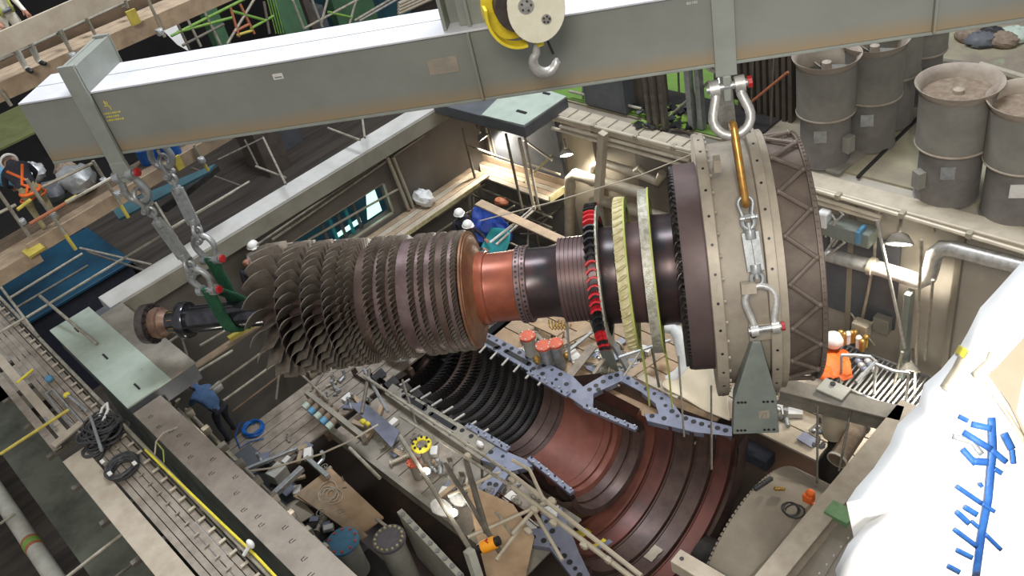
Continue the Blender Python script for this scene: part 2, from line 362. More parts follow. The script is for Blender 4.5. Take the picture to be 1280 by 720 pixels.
for px, r0 in ((790, 1.25), (820, 1.36)):
    for dl in (-.05, .08):
        P = L(S(px), .45+dl, AX-r0*.93); g.tube([P, P+Vector((.02, 0, -.7)), P+Vector((-.03, .03, -1.5))], .016, 6)
build('hanging_tape_end', g, M['yelgreen'], rot)
# last blade row, seen in the dark gap
g = G()
for k in range(64):
    t = 2*PI*k/64; vs, fs = blade(t, S(851), .92, 1.62, .16, 40, 4, 3); g.add(vs, fs)
build('last_blade_row', g, M['flange'], rot)
rl('last_disc', [(S(846), .6), (S(846), .95), (S(857), .97), (S(857), .6)], M['black'])

# ================================================================== EXHAUST CASING
ex = thing('exhaust_casing', 'wide beige flanged exhaust casing around the right end of the hanging rotor', 'turbine casing', L(S(920), 0, AX-2.1))
def el(name, prof, m, n=96, **k):
    g = G(); g.lathe(prof, L(0, 0, AX), LU, LN, n); return build(name, g, m, ex, **k)
a0 = S(853); a1 = S(884)
el('inner_shell', [(a0, 1.45), (a0, 1.67), (a0+.02, 1.68), (a1, 1.69)], M['purpleshell'])
g = G()
for k in range(110):
    t = 2*PI*k/110; c = L(a0-.02, 1.64*math.cos(t), AX+1.64*math.sin(t)); g.ball(c, (.045, .03, .03), 6, 4)
build('seal_teeth', g, M['blk'], ex)['kind'] = 'stuff'
def flange_ring(p0, p1, r0, r1, nb, nm):
    a = S(p0); b = S(p1); o = el(nm, [(a, r0), (a, r1-.01), (a+.01, r1), (b-.01, r1), (b, r1-.01), (b, r0)], M['exhfl'])
    for k in range(nb):
        t = 2*PI*k/nb; c = L((a+b)/2, (r1-.012)*math.cos(t), AX+(r1-.012)*math.sin(t)); build('rim_bolt_hole', G().disc(c, c-L((a+b)/2, 0, AX), .022, .018, 6), M['blk'], o)
    return o
flange_ring(880, 893, 1.6, 2.13, 32, 'front_flange')
for k in range(40):
    t = 2*PI*(k+.5)/40; c = L(S(893)-.01, 2.05*math.cos(t), AX+2.05*math.sin(t)); build('flange_bolt', G().disc(c, LU, .032, .045, 6), M['exh'], ex)
el('barrel', [(S(892), 1.93), (S(896), 1.94), (S(942), 1.96), (S(943), 1.9)], M['exh'])
flange_ring(941, 953, 1.85, 2.15, 32, 'rear_flange')
el('rear_flange_lip', [(S(953), 2.0), (S(953), 2.07), (S(962), 2.07), (S(962), 1.9)], M['exhfl'])
el('diffuser_cone', [(S(962), 1.93), (S(968), 1.90), (S(1000), 1.88)], M['exhdk'])
el('diffuser_inside', [(S(1000), 1.87), (S(1000), 1.72), (S(985), 1.5), (S(960), 1.3)], M['exhdk'])
el('diffuser_rim', [(S(1000), 1.86), (S(1000), 1.95), (S(1005), 1.96), (S(1006), 1.94), (S(1006), 1.84)], M['exhdk'])
g = G()
for k in range(120):
    t = 2*PI*k/120; c = L(S(1003), 1.95*math.cos(t), AX+1.95*math.sin(t)); g.disc(c, c-L(S(1003), 0, AX), .018, .03, 6)
build('rim_studs', g, M['exhdk'], ex)['kind'] = 'stuff'
NZ = 18
for k in range(NZ):
    t0 = 2*PI*(k+.30)/NZ; t1 = 2*PI*(k+.80)/NZ; t2 = 2*PI*(k+1.30)/NZ
    def cp(s, t, r=1.96): return L(s, r*math.cos(t), AX+r*math.sin(t))
    A, B, C = cp(S(966), t0), cp(S(997), t1), cp(S(966), t2)
    g = G().tube([A, B], .035, 8).tube([B, C], .035, 8); build('zigzag_tie_rod', g, M['exhdk'], ex)
    for Q, t in ((A, t0), (B, t1)): build('tie_rod_lug', G().ball(Q, .05, 8, 6), M['exhdk'], ex)
# lifting pad on the barrel and the tapering plate bracket below it
pad = L(S(934), 1.97, AX+.42)
build('lifting_pad', G().box(L(S(934), 1.98, AX+.28), (.42, .16, .30), (LU, LN, UZ)), M['exhfl'], ex, bevel=.01)
g = G()
for d in (-.15, .15): g.ball(L(S(934)+d, 2.06, AX+.25), .05, 8, 6)
build('pad_bolts', g, M['blk'], ex)
P1 = Lp(941, 428, 2.12); P2 = Lp(951, 428, 2.12); P3 = Lp(971, 498, 2.12); P4 = Lp(974, 541, 2.12); P5 = Lp(916, 543, 2.12); P6 = Lp(918, 500, 2.12)
sp = G().prism([P1, P2, P3, P4, P5, P6], -LN*.22)
o = build('tapering_bracket_plate', sp, M['plate'], ex, bevel=.012)
for yy, xa, xb in ((503, 921, 969), (538, 920, 971)):
    for fx in (.04, .13, .22, .70, .80, .93): build('bracket_bolt', G().disc(Lp(xa+(xb-xa)*fx, yy-.5*(fx*3), 2.12), LN, .022, .012, 7), M['blk'], o)
c = Lp(955, 518, 2.12); g = G()
g.box(c+LN*.004, (.16, .01, .16), (LU, LN, UZ)); build('stencilled_panel', g, M['exhfl'], o)
g = G(); g.bar(c+LN*.012-LU*.04-UZ*.05, c+LN*.012+LU*.0+UZ*.05, .012, .006, LN); g.bar(c+LN*.012+LU*.03-UZ*.05, c+LN*.012+LU*.03+UZ*.05, .012, .006, LN); build('stencil_mark', g, M['plate'], o)
c = Lp(938, 262, 1.99); build('welded_patch', G().box(L(S(920), 1.9, AX+1.0), (.2, .2, .14), (LU, (LN+UZ*.45).normalized(), (UZ-LN*.45).normalized())), M['exhfl'], ex)
g = G(); g.box(Lp(896, 205, .6), (.1, .15, .2), (LU, LN, UZ)); build('flange_block', g, M['exhfl'], ex)

# ================================================================== LIFTING BEAM
BT = 9.72; BB = 8.69; BW = .5; s_a = .27; s_b = 15.5
bm_ = thing('lifting_beam', 'huge grey steel lifting beam crossing the top of the picture', 'lifting beam', L(7, 0, BB))
def bbox(name, s0, s1, l0, l1, z0, z1, m, bev=.006, par=bm_):
    return build(name, G().box(L((s0+s1)/2, (l0+l1)/2, (z0+z1)/2), (s1-s0, l1-l0, z1-z0), (LU, LN, UZ)), m, par, bevel=bev)
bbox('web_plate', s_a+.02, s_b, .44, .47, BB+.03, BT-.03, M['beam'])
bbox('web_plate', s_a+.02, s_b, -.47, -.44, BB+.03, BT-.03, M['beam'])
bbox('top_flange', s_a, s_b, -.5, .5, BT-.03, BT, M['beamtop'])  # top flange pale and bluish: skylight put into its colour
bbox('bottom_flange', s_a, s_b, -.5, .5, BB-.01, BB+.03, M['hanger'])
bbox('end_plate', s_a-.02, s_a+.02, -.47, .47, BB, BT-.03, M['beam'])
bbox('top_cover_strip', s_a, 6.75, -.06, -.045, BT, BT+.004, M['hanger'], 0)
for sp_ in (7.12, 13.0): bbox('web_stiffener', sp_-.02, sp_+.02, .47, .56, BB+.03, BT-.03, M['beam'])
# cross bar over the left end with drop plates
bbox('saddle_bar', 1.22, 1.27, -.56, .56, BT, BT+.42, M['hanger']); bbox('saddle_bar', 1.43, 1.48, -.56, .56, BT, BT+.42, M['hanger'])
bbox('saddle_web', 1.25, 1.45, -.56, .56, BT+.0, BT+.405, M['hanger'])
for sgn in (1, -1):
    o = bbox('drop_plate', 1.22, 1.48, .52*sgn if sgn > 0 else -.58, .58 if sgn > 0 else -.52, BB-.12, BT+.45, M['hanger'])
    g = G(); l = .55*sgn
    poly = [L(1.22, l-.04, BB-.1), L(1.48, l-.04, BB-.1), L(1.50, l-.04, BB-.32), L(1.42, l-.04, BB-.45), L(1.28, l-.04, BB-.45), L(1.2, l-.04, BB-.32)]
    build('lug_plate', g.prism(poly, LN*.08), M['hanger'], o, bevel=.01)
# drop plate at the right end
o = bbox('drop_plate', 10.28, 10.56, .5, .57, BB-.13, BT+.6, M['hanger'])
build('lug_block', G().box(L(10.42, .53, BB-.30), (.11, .16, .38), (LU, LN, UZ)), M['hanger'], o, bevel=.02)
bbox('drop_plate', 10.28, 10.56, -.57, -.5, BB-.13, BT+.6, M['hanger']); bbox('saddle_bar', 10.28, 10.56, -.56, .56, BT, BT+.4, M['hanger'])
# centre lifting lugs
bbox('centre_lug', 6.78, 6.83, -.2, .40, BT, BT+1.6, M['hanger']); bbox('centre_lug', 7.12, 7.17, -.2, .40, BT, BT+1.6, M['hanger']); bbox('centre_lug_web', 6.83, 7.12, .1, .14, BT, BT+1.6, M['hanger'])
bbox('centre_lug_web', 7.0, 7.6, .28, .32, BT, BT+1.2, M['hanger'])
g = G(); c0 = Lp(554, 82, .472); g.box(c0, (.42, .012, .23), (LU, LN, UZ)); npl = build('data_plate', g, M['exhfl'], bm_)
g = G()
for i in (-1, 0, 1):
    for j in (-1, 1): g.disc(c0+LU*(.19*i)+UZ*(.1*j)+LN*.006, LN, .008, .006, 6)
for j in range(6): g.box(c0+LN*.0065+UZ*(.07-.028*j)+LU*(-.01*(j % 2)), (.30-.03*(j % 3), .003, .006), (LU, LN, UZ))
build('engraved_lines', g, M['hanger'], npl)
c0 = Lp(347.5, 95.5, .472); o = build('white_sticker', G().box(c0, (.15, .006, .085), (LU, LN, UZ)), M['label'], bm_); o['label'] = 'small white sticker with dark writing'
g = G()
for j in range(6): g.box(c0+LN*.005+LU*(-.045+.018*j)-UZ*.012, (.011, .003, .022), (LU, LN, UZ))
build('sticker_print', g, M['slate'], o)
# yellow stencilled warning on the web
g = G(); c0 = Lp(140, 141, .472)
for (x, z, w, h) in ((-.03, .17, .02, .06), (.0, .14, .012, .09), (-.03, .12, .07, .012), (.015, .08, .012, .06)): g.box(c0+LU*x+UZ*z, (w, .004, h), (LU, LN, UZ))
for row in range(3):
    for j in range(8 if row != 1 else 6): g.box(c0+LU*(-.13+.036*j+.02*(row % 2))+UZ*(.0-.055*row), (.022, .004, .026 if j % 3 else .016), (LU, LN, UZ))
build('yellow_stencil', g, M['yellow'], bm_)
def glyphs(txt, c, h, m, par, name='stencil'):
    cu = bpy.data.curves.new('t', 'FONT'); cu.body = txt; cu.size = h; cu.extrude = .001; cu.align_x = 'CENTER'
    ob = bpy.data.objects.new('t', cu); col.objects.link(ob); dg = bpy.context.evaluated_depsgraph_get(); me = bpy.data.meshes.new_from_object(ob.evaluated_get(dg)); bpy.data.objects.remove(ob)
    g = G(); g.add([c+LU*v.co.x+UZ*v.co.y+LN*v.co.z for v in me.vertices], [tuple(p.vertices) for p in me.polygons]); return build(name, g, m, par, smooth=0)
glyphs('80/100', Lp(865, 5, .472), .05, M['label'], bm_, 'white_stencil')

# ================================================================== RIGGING
def frame(d, hint):
    z = Vector(d).normalized(); x = Vector(hint); x = (x-z*x.dot(z)).normalized(); return x, z.cross(x), z
def shackle(label, P, down, hint, w, h, r, m, group, pin_col='redpin', cat='shackle'):
    """bow shackle: P centre of the pin, bow hangs h along `down`, pin runs along hint"""
    t = thing('bow_shackle', label, cat, P, group); x, y, z = frame(down, hint); pts = []
    pts.append(P+x*(w*.42)-z*.02); pts.append(P+x*(w*.42)+z*(h*.2))
    for k in range(13):
        a = -PI*.10+PI*1.2*k/12; pts.append(P+z*(h-w*.62)+x*(w*.62*math.cos(a))+z*(w*.62*math.sin(a)))
    pts.append(P-x*(w*.42)+z*(h*.2)); pts.append(P-x*(w*.42)-z*.02)
    build('bow', G().tube(pts, [r*1.15]+[r]*(len(pts)-2)+[r*1.15], 10), m, t)
    g = G()
    for s_ in (-1, 1): g.tube([P+x*(w*.42*s_)-x*r*1.0, P+x*(w*.42*s_)+x*r*1.0], r*1.75, 14)
    build('pin_eyes', g, m, t)
    g = G().tube([P-x*(w*.42+r*1.6), P+x*(w*.42+r*1.6)], r*.85, 10); build('pin', g, M['galv'], t); build('pin_head', G().tube([P+x*(w*.42+r*1.5), P+x*(w*.42+r*2.4)], r*1.25, 8), M[pin_col], t)
    return t
def turnbuckle(label, A, B, r, group, m):
    t = thing('turnbuckle', label, 'turnbuckle', B, group); d = (B-A).normalized(); ln = (B-A).length; x, y, z = frame(d, LU); b0, b1 = A+d*ln*.17, A+d*ln*.86
    g = G()
    for s_ in (-1, 1): g.bar(b0+x*r*.95*s_, b1+x*r*.95*s_, r*.9, r*1.9, x)
    g.tube([b0-d*.03, b0+d*.10], r*1.3, 12); g.tube([b1-d*.10, b1+d*.03], r*1.3, 12); build('body', g, m, t, bevel=.006)
    for c, e in ((A, b0), (B, b1)):
        g = G().tube([c, e], r*.62, 10); pts = [c+x*(r*1.3*math.cos(a))+z*(r*1.5*math.sin(a)) for a in [2*PI*k/14 for k in range(14)]]
        g.tube(pts, r*.5, 8, closed=True); build('eye_rod', g, m, t)
    return t
# right-hand near sling
T3 = L(10.42, .56, BB-.28); B3 = L(S(934), 2.16, AX+.44); dR = (B3-T3).normalized(); LR = (B3-T3).length
shackle('big pale bow shackle on the beam above the gold link', T3, dR, LU, .40, .66, .066, M['galvl'], None)
q0 = T3+dR*.50; q1 = T3+dR*1.62
x, y, z = frame(dR, LU); pts = [q0+z*.06+y*0]
lk = thing('gold_oblong_link', 'long gold coloured link hanging from the big pale shackle', 'lifting link', q1)
pp = []
for k in range(9): a = PI*k/8; pp.append(q1-z*.08+y*(.075*math.cos(a))+z*(.075*math.sin(a)))
for k in range(9): a = PI+PI*k/8; pp.append(q0+z*.08+y*(.075*math.cos(a))+z*(.075*math.sin(a)))
build('link', G().tube(pp, .052, 10, closed=True), M['gold'], lk)
shackle('small grey shackle under the gold link', T3+dR*1.80, -dR, LU, .16, .30, .026, M['galv'], None, 'galv')
turnbuckle('pale grey turnbuckle in front of the beige casing barrel', T3+dR*1.86, T3+dR*(LR-.72), .062, None, M['galv'])
shackle('large pale bow shackle pinned to the casing barrel', B3, -dR, LU, .34, .62, .052, M['galvl'], None)
# far sling on the right, behind the barrel
T4 = L(10.42, -.56, BB-.25); B4 = L(S(934), -2.0, AX+.8)
shackle('pale shackle on the far side of the beam, behind the big one', T4, B4-T4, LU, .3, .5, .045, M['galvl'], None)
turnbuckle('white turnbuckle slanting down behind the casing top', T4+(B4-T4)*.12, B4, .07, None, M['galvl'])
# left-hand slings
for nm, l, zt, sh, th in (('near', .55, BB-.34, (252, 352), 'near'), ('far', -.55, BB-.34, (258, 312), 'far')):
    T = L(1.35, l, zt); E = Lp(sh[0], sh[1], .42 if nm == 'near' else -.35); d = (E-T).normalized(); ln = (E-T).length; w = 'nearer' if nm == 'near' else 'farther'
    wh = 'carrying the %s green sling' % w
    shackle('grey shackle with red pin at the beam end, %s' % ('in front' if nm == 'near' else 'behind'), T, d, LU if nm == 'near' else LU, .30, .50, .055, M['galv'], None)
    shackle('second grey shackle down the %s left rigging leg' % w, T+d*.62, -d, LN, .2, .34, .035, M['galv'], None, 'galv')
    turnbuckle('grey turnbuckle %s' % wh, T+d*.72, T+d*(ln-.38), .060, None, M['galv'])
    shackle('grey shackle linking the turnbuckle, %s' % wh, T+d*(ln-.22), -d, LN, .2, .3, .035, M['galv'], None, 'galv')
    shackle('grey shackle with red pin, %s' % wh, E+d*.20, -d, (LU+LN*.2), .34, .50, .055, M['galv'], None)
    P = E+d*.16; s0 = (P-LA).dot(LU)+.08; s1 = 1.68 if nm == 'near' else 1.66
    # soft sling going down one side, round the shaft's underside and back up
    r = .275; lat0 = (P-LA).dot(LN); pts = []
    for k in range(4): f = k/4; pts.append(P.lerp(L(s1-.15, (r if nm == 'near' else -r)*1.05, AX+.1), f))
    sg = 1 if nm == 'near' else -1
    for k in range(13):
        a = .3-(PI+.6)*k/12*(1 if nm == 'near' else .55); pts.append(L(s1-.15+.015*k, sg*r*math.cos(a), AX+r*math.sin(a)))
    for k in range(1, 4 if nm == 'near' else 1): f = k/4; pts.append(L(s1, -sg*r, AX+.15).lerp(P+LU*.05, f))
    g = G()
    for off in (-.075, -.025, .025, .075): g.tube([p+LU*off for p in pts], .045, 8)
    t = one('green_round_sling', g, M['green'], '%s green lifting sling looped around the polished shaft' % w, 'lifting sling')
# small crane hook block in front of the beam
HB = Lp(667, 6, 1.25)
hb = thing('crane_hook_block', 'yellow and white crane hook block with a forged hook', 'hook block', HB-UZ*.9)
fx = (LU*.96+LN*-.28).normalized(); fy = Vector((-fx.y, fx.x, 0)); fy = fy if fy.dot(LN) > 0 else -fy
def cheek(off, m, nm, sx=0):
    pts = []
    for k in range(36):
        a = 2*PI*k/36; rx = .35; rz = .42 if math.sin(a) < 0 else .5; pts.append(HB+fx*(rx*math.cos(a)+sx)+UZ*(rz*math.sin(a))+fy*off)
    return build(nm, G().prism(pts, fy*.035), m, hb, bevel=.008)
front = cheek(.14, M['hookw'], 'cheek_plate'); cheek(-.20, M['hooky'], 'cheek_plate', -.27)
g = G()
for dx, dz, r in ((-.12, .08, .095), (.14, .24, .08), (.09, -.14, .06)):
    c = HB+fx*dx+UZ*dz+fy*.175; g.disc(c, fy, r, .02, 18)
build('bearing_cap', g, M['galvl'], front)
g = G()
for dx, dz, r in ((-.12, .08, .095), (.14, .24, .08), (.09, -.14, .06)):
    for k in range(5): a = 2*PI*k/5; g.disc(HB+fx*(dx+r*.62*math.cos(a))+UZ*(dz+r*.62*math.sin(a))+fy*.195, fy, .014, .014, 6)
build('cap_bolts', g, M['flange'], front)
g = G().lathe([(-.13, .05), (-.13, .33), (-.09, .33), (-.07, .27), (-.05, .33), (-.01, .33), (.01, .27), (.03, .33), (.07, .33), (.07, .05)], HB-fx*.15+UZ*.05, fy, UZ, 32); build('rope_sheave', g, M['flange'], hb)
for i in range(4):
    c = HB-fx*(.40-.07*i)+UZ*.02; g = G().tube([c, c+UZ*1.6], .012, 6); build('hoist_rope', g, M['cable'], hb)
g = G(); pts = [HB-fx*(.22+.38*math.cos(a))-UZ*(.45*math.sin(a))-fy*.02 for a in [PI*k/14*.62-.25 for k in range(15)]]
for i in range(14): g.bar(pts[i], pts[i+1], .20, .035, fy.cross(pts[i+1]-pts[i]))
build('yellow_guard', g, M['hooky'], hb)
hk = HB-UZ*.45-fx*.02
g = G().tube([hk+UZ*.08, hk-UZ*.06], .06, 12); build('hook_shank', g, M['hooky'], hb)
pts = [hk-UZ*.03-fx*.03]; rs = [.045]
for k in range(15):
    a = PI*.70+PI*1.28*k/14; pts.append(hk-UZ*.28+fx*(.03+.15*math.cos(a))+UZ*(.16*math.sin(a))); rs.append(.05+.022*math.sin(PI*k/14))
rs[-1] = .02
build('forged_hook', G().tube(pts, rs, 12), M['galvl'], hb)
g = G().tube([hk+UZ*.0+fx*.10, hk-UZ*.22+fx*.15], .016, 8); build('safety_latch', g, M['blk'], hb)
# ================================================================== THE SETTING
def wb(name, x0, x1, y0, y1, z0, z1, m, par=None, bev=0):
    g = G().box(((x0+x1)/2, (y0+y1)/2, (z0+z1)/2), (abs(x1-x0), abs(y1-y0), abs(z1-z0)))
    if par is None: return struct(name, g, m, bevel=bev)
    return build(name, g, m, par, bevel=bev)
wb('floor', -18.3, 6, 1.8, 13.8, -2.4, -2.2, M['brownfl'])
wb('ground', -90, -18.3, -30, 80, -2.6, -2.3, M['roofl'])
wb('ground', -18.3, 30, -30, 1.55, -2.6, -2.3, M['dark'])
wb('roof_deck', -19.5, 20, 14.1, 70, 3.7, 3.95, M['roofr'])
# left (far-left) enclosure wall with its opening
o0, o1, q0_, q1_ = 7.2, 10.25, 1.75, 2.75
wb('wall_left', -18.65, -18.3, 2.2, o0, -2.3, 3.55, M['wall'])
wb('wall_left', -18.65, -18.3, o1, 14.1, -2.3, 3.55, M['wall'])
wb('wall_left', -18.65, -18.3, o0, o1, -2.3, q0_, M['wall'])
wb('wall_left', -18.65, -18.3, o0, o1, q1_, 3.55, M['wall'])
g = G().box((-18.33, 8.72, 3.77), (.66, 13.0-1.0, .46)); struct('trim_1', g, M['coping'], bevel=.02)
g = G().box((-17.985, 8.72, 3.74), (.03, 12.0, .40)); struct('trim_2', g, M['copingf'])  # coping face in a darker copy of its colour, shade painted in
wb('wall_back', -21.2, -21.0, 6, 12, -2, 2.0, M['bluegreen'])
# window-like opening: frame bars and glowing panels added for the lit space behind
w1 = struct('window_1', G().bar((-18.35, o0, q0_), (-18.35, o1, q0_), .08, .08).bar((-18.35, o0, q1_), (-18.35, o1, q1_), .08, .08).bar((-18.35, o1, q0_), (-18.35, o1, q1_), .08, .08), M['pipe'])
g = G().prism([(-18.6, 9.55, 1.85), (-18.6, 10.05, 1.85), (-18.6, 10.05, 2.55), (-18.6, 9.8, 2.65)], (-.02, 0, 0)); build('lit_pane', g, M['lit'], w1)  # glowing panel added for the lit space behind
g = G().prism([(-18.6, 8.5, 1.9), (-18.6, 9.35, 1.9), (-18.6, 9.35, 2.05), (-18.6, 8.5, 2.02)], (-.02, 0, 0)); build('lit_pane', g, M['lit'], w1)  # glowing panel added for the lit space behind
for i in range(5): wb('opening_post', -18.62, -18.55, 8.2+.26*i, 8.28+.26*i, q0_, q1_, M['teal'] if i % 2 else M['slate'], w1)
# far-right enclosure wall
wb('wall_right', -18.3, -15.0, 13.8, 14.1, -2.3, 3.9, M['wall'])
wb('wall_right', -15.0, -12.6, 13.8, 14.1, -2.3, 3.9, M['wallb'])
wb('wall_right', -12.6, -9, 13.8, 14.1, -2.3, 3.9, M['wall'])
wb('wall_right', -9, 4, 13.8, 14.1, -2.3, 3.9, M['wallr'])  # paler wall colour here carries the lamplight on this stretch
wb('trim_3', -14.9, 2, 13.30, 13.80, 3.82, 3.98, M['pipel'], bev=.03)
for i, x in enumerate([-13.9, -9.3, -7.0, -4.9, -2.8]): wb('trim_%d' % (4+i), x-.06, x+.06, 13.68, 13.8, -.3, 3.8, M['wallb'])
# dark doorway part beside the slab
wb('wall_recess', -17.9, -15.1, 13.70, 13.80, 1.55, 3.6, M['slate'])
# near-side enclosure wall and its marked ledge
wb('wall_near', -14.4, -2, 1.57, 2.10, -2.3, 3.84, M['concg'])
wb('trim_10', -14.4, -2, 1.55, 2.12, 3.84, 3.9, M['ledge'])
wb('wall_near', -18.4, -14.4, 1.75, 2.2, -2.3, 3.7, M['concg'])
g = G()
for i in range(34):
    x = -14.0+i*.33+random.uniform(-.1, .1); y = 1.68+random.uniform(0, .3)
    s = .035; g.box((x, y, 3.9), (.012, s*2, .006)); g.box((x+.05, y+.02, 3.9), (.012, s*2, .006)); g.box((x+.025, y-s, 3.9), (.05, .01, .006))
o = struct('trim_9', g, M['blk'])
# mint topped corner slab and its concrete neighbour
sl = thing('corner_slab', 'pale mint painted slab capping the left corner of the enclosure', 'slab', (-16.4, 1.98, 3.7))
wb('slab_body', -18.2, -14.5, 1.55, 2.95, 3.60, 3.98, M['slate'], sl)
wb('concrete_top', -17.9, -14.48, 2.44, 2.97, 3.98, 4.01, M['conc'], sl, .005)
wb('mint_top', -18.47, -14.48, 1.53, 2.44, 3.98, 4.02, M['mint'], sl, .005)
for i in range(3): wb('lifting_recess', -18.0+i*1.5, -17.75+i*1.5, 1.9, 1.94, 4.021, 4.03, M['blk'], sl)
one('steel_tube', G().tube([Zp(50, 370, 4.5), Zp(121, 430, 4.06)], .035, 8), M['tubes'], 'grey tube leaning on the mint corner slab', 'tube')
# dark slab on the far corner
sl = thing('corner_slab', 'dark sided slab with mint top over the far corner of the enclosure', 'slab', (-15.8, 12.9, 3.9))
pts = [Zp(540, 128, 4.3), Zp(655, 158, 4.3), Zp(709, 121, 4.3), Zp(640, 96, 4.3), Zp(560, 100, 4.3)]
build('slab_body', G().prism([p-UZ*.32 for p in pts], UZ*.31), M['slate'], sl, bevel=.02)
pts2 = [Zp(602, 144, 4.31), Zp(655, 157, 4.31), Zp(708, 121, 4.31), Zp(640, 98, 4.31), Zp(624, 122, 4.31)]
build('mint_top', G().prism([p-UZ*.015 for p in pts2], UZ*.03), M['mint'], sl)
g = G(); g.box(Zp(652, 140, 4.335), (.32, .07, .04)); build('lifting_recess', g, M['blk'], sl)
g = G(); g.box(Zp(683, 117, 4.335), (.22, .06, .04)); build('lifting_recess', g, M['blk'], sl)
# left walkway and the concrete beam under it
wk = thing('cable_walkway', 'narrow plank walkway with railed edge running down the left side', 'walkway', (-15, .95, 3.9))
for i in range(5): wb('walkway_board', -21.6, -5, .62+.115*i, .72+.115*i, 3.9, 3.95, M['woodg'], wk)
for i in range(14): build('bearer', G().box((-20.8+1.2*i, .65, 3.86), (.1, 1.25, .08)), M['tubed'], wk)
g = G().tube([(-21.6, 1.28, 4.05), (-5, 1.28, 4.05)], .035, 8); build('edge_rail', g, M['tubes'], wk)
g = G().bar((-21.6, 1.22, 3.93), (-5, 1.22, 3.93), .03, .1); build('edge_plate', g, M['tubed'], wk)
for i in range(44):
    x = -20.8+i*.33; build('rung', G().bar((x, 1.10, 4.0), (x, 1.22, 4.0), .05, .02), M['pipel'], wk)
for i in range(22):
    x = -16+i*.33; build('rung', G().bar((x, .92, 3.98), (x, 1.0, 3.98), .03, .02), M['tubes'], wk)
g = G().tube([(-13, 1.25, 4.12), (-10.5, 1.30, 4.14), (-9.5, 1.33, 4.12), (-7, 1.3, 4.12)], .022, 8); one('yellow_hose', g, M['yellow'], 'yellow hose lying along the walkway edge rail', 'hose')
one('border_board', G().box((-9.6, .37, 4.02), (9.2, .40, .05)), M['woodl'], 'long wide pale board along the outer side of the left walkway', 'board', bevel=.006)
one('border_board', G().box((-17.6, .46, 4.02), (5.6, .17, .05)), M['woodl'], 'narrow pale board beyond the cross board on the left walkway', 'board', bevel=.006)
one('border_board', G().box((-17.3, .24, 3.98), (5.2, .15, .05)), M['woodg'], 'narrow darker board on the outermost edge of the left walkway', 'board', bevel=.006)
one('cross_board', G().bar(Zp(66, 558, 4.08), Zp(102, 528, 4.08), .16, .04), M['woodl'], 'short pale board laid across the left walkway', 'board', bevel=.006)
wb('beam_1', -24, -4, -.60, .22, 1.2, 2.0, M['concg'])
wb('beam_2', -30, -20.5, -.6, 1.2, 1.4, 2.0, M['conc'])
wb('floor_lower', -24, -4, -9, -1.5, -1.5, -1.4, M['roofl'])
pp_ = thing('vent_pipe', 'thick olive pipe with an orange and green band, bottom left', 'pipe', (-15, -1.1, 1.3))
build('pipe_run', G().tube([(-23, -1.1, 1.6), (-8, -1.1, 1.6)], .17, 20), M['ivory'], pp_)
c = Zp(50, 676, 1.6); build('colour_band', G().tube([(c.x-.16, -1.1, 1.6), (c.x+.16, -1.1, 1.6)], .178, 20), M['tubeo'], pp_)
build('colour_band', G().tube([(c.x-.08, -1.1, 1.6), (c.x+.08, -1.1, 1.6)], .182, 20), M['tubeg'], pp_)
for i, (a, b, z, m, lab) in enumerate([((0, 568), (86, 512), 4.2, 'tubey', 'yellowish tube lying across the upper left walkway'), ((83, 722), (160, 662), 3.6, 'tubes', 'pale tube crossing under the left walkway at the bottom edge'),
      ((140, 725), (196, 680), 3.3, 'tubed', 'dull tube below the walkway, right of the pale one'), ((0, 655), (18, 642), 1.9, 'tubes', 'short tube end at the left edge beyond the olive pipe')]):
    one('scaffold_tube', G().tube([Zp(a[0], a[1], z), Zp(b[0], b[1], z)], .03, 8), M[m], lab, 'tube')
# things lying on the walkway
def loop(c, r, n=28, sq=1.0, rot=0, jit=0, z=0): return [Vector(c)+Vector((math.cos(rot)*r*math.cos(2*PI*k/n)-math.sin(rot)*r*sq*math.sin(2*PI*k/n), math.sin(rot)*r*math.cos(2*PI*k/n)+math.cos(rot)*r*sq*math.sin(2*PI*k/n), z+random.uniform(-jit, jit))) for k in range(n)]
def coil(name, c, r, n, thick, m, lab, cat, spread=.1, h=.02, sq=.9, group=None):
    g = G()
    for i in range(n): g.tube(loop(Vector(c)+Vector((random.uniform(-spread, spread), random.uniform(-spread, spread), thick+h*i)), r*random.uniform(.8, 1.05), 26, sq, random.uniform(0, 3), thick*.4), thick, 6, closed=True)
    return one(name, g, m, lab, cat, group)
coil('cable_coil', Zp(155, 588, 3.98), .27, 9, .03, M['cable'], 'neat round black cable coil on the left walkway', 'cable coil', .02, .012)
coil('cable_coil', Zp(133, 545, 3.98), .30, 30, .02, M['cable'], 'large tangled heap of black cable on the left walkway', 'cable coil', .15, .009, .7)
coil('cable_coil', Zp(120, 565, 3.98), .20, 6, .022, M['cable'], 'small loose loops of black cable beside the round coil', 'cable coil', .06, .016, .8)
for px, py, lab in ((168, 579, 'white tape tag on top of the round cable coil'), (137, 592, 'white tape tag on the lower side of the round cable coil'), (128, 577, 'white tag among the small cable loops')):
    one('white_tag', G().box(Zp(px, py, 4.22), (.1, .07, .03)), M['label'], lab, 'tag', bevel=.01)
one('steel_tube', G().tube([Zp(113, 520, 4.25), Zp(127, 563, 4.3)], .03, 8), M['galv'], 'grey tube standing out of the tangled cable heap', 'tube')
g = G().tube([Zp(124, 523, 4.2), Zp(128, 510, 4.3), Zp(134, 504, 4.35), Zp(135, 512, 4.3), Zp(128, 528, 4.2)], .025, 8); one('white_hose', g, M['white'], 'bent white hose above the tangled cable heap', 'hose')
g = G().tube([Zp(x, y, 4.03) for x, y in ((57, 492), (66, 487), (104, 530), (106, 538), (100, 541), (78, 520), (57, 492))], .022, 6, closed=False); one('tube_frame', g, M['galv'], 'bent grey tube frame lying on the upper left walkway', 'tube frame')
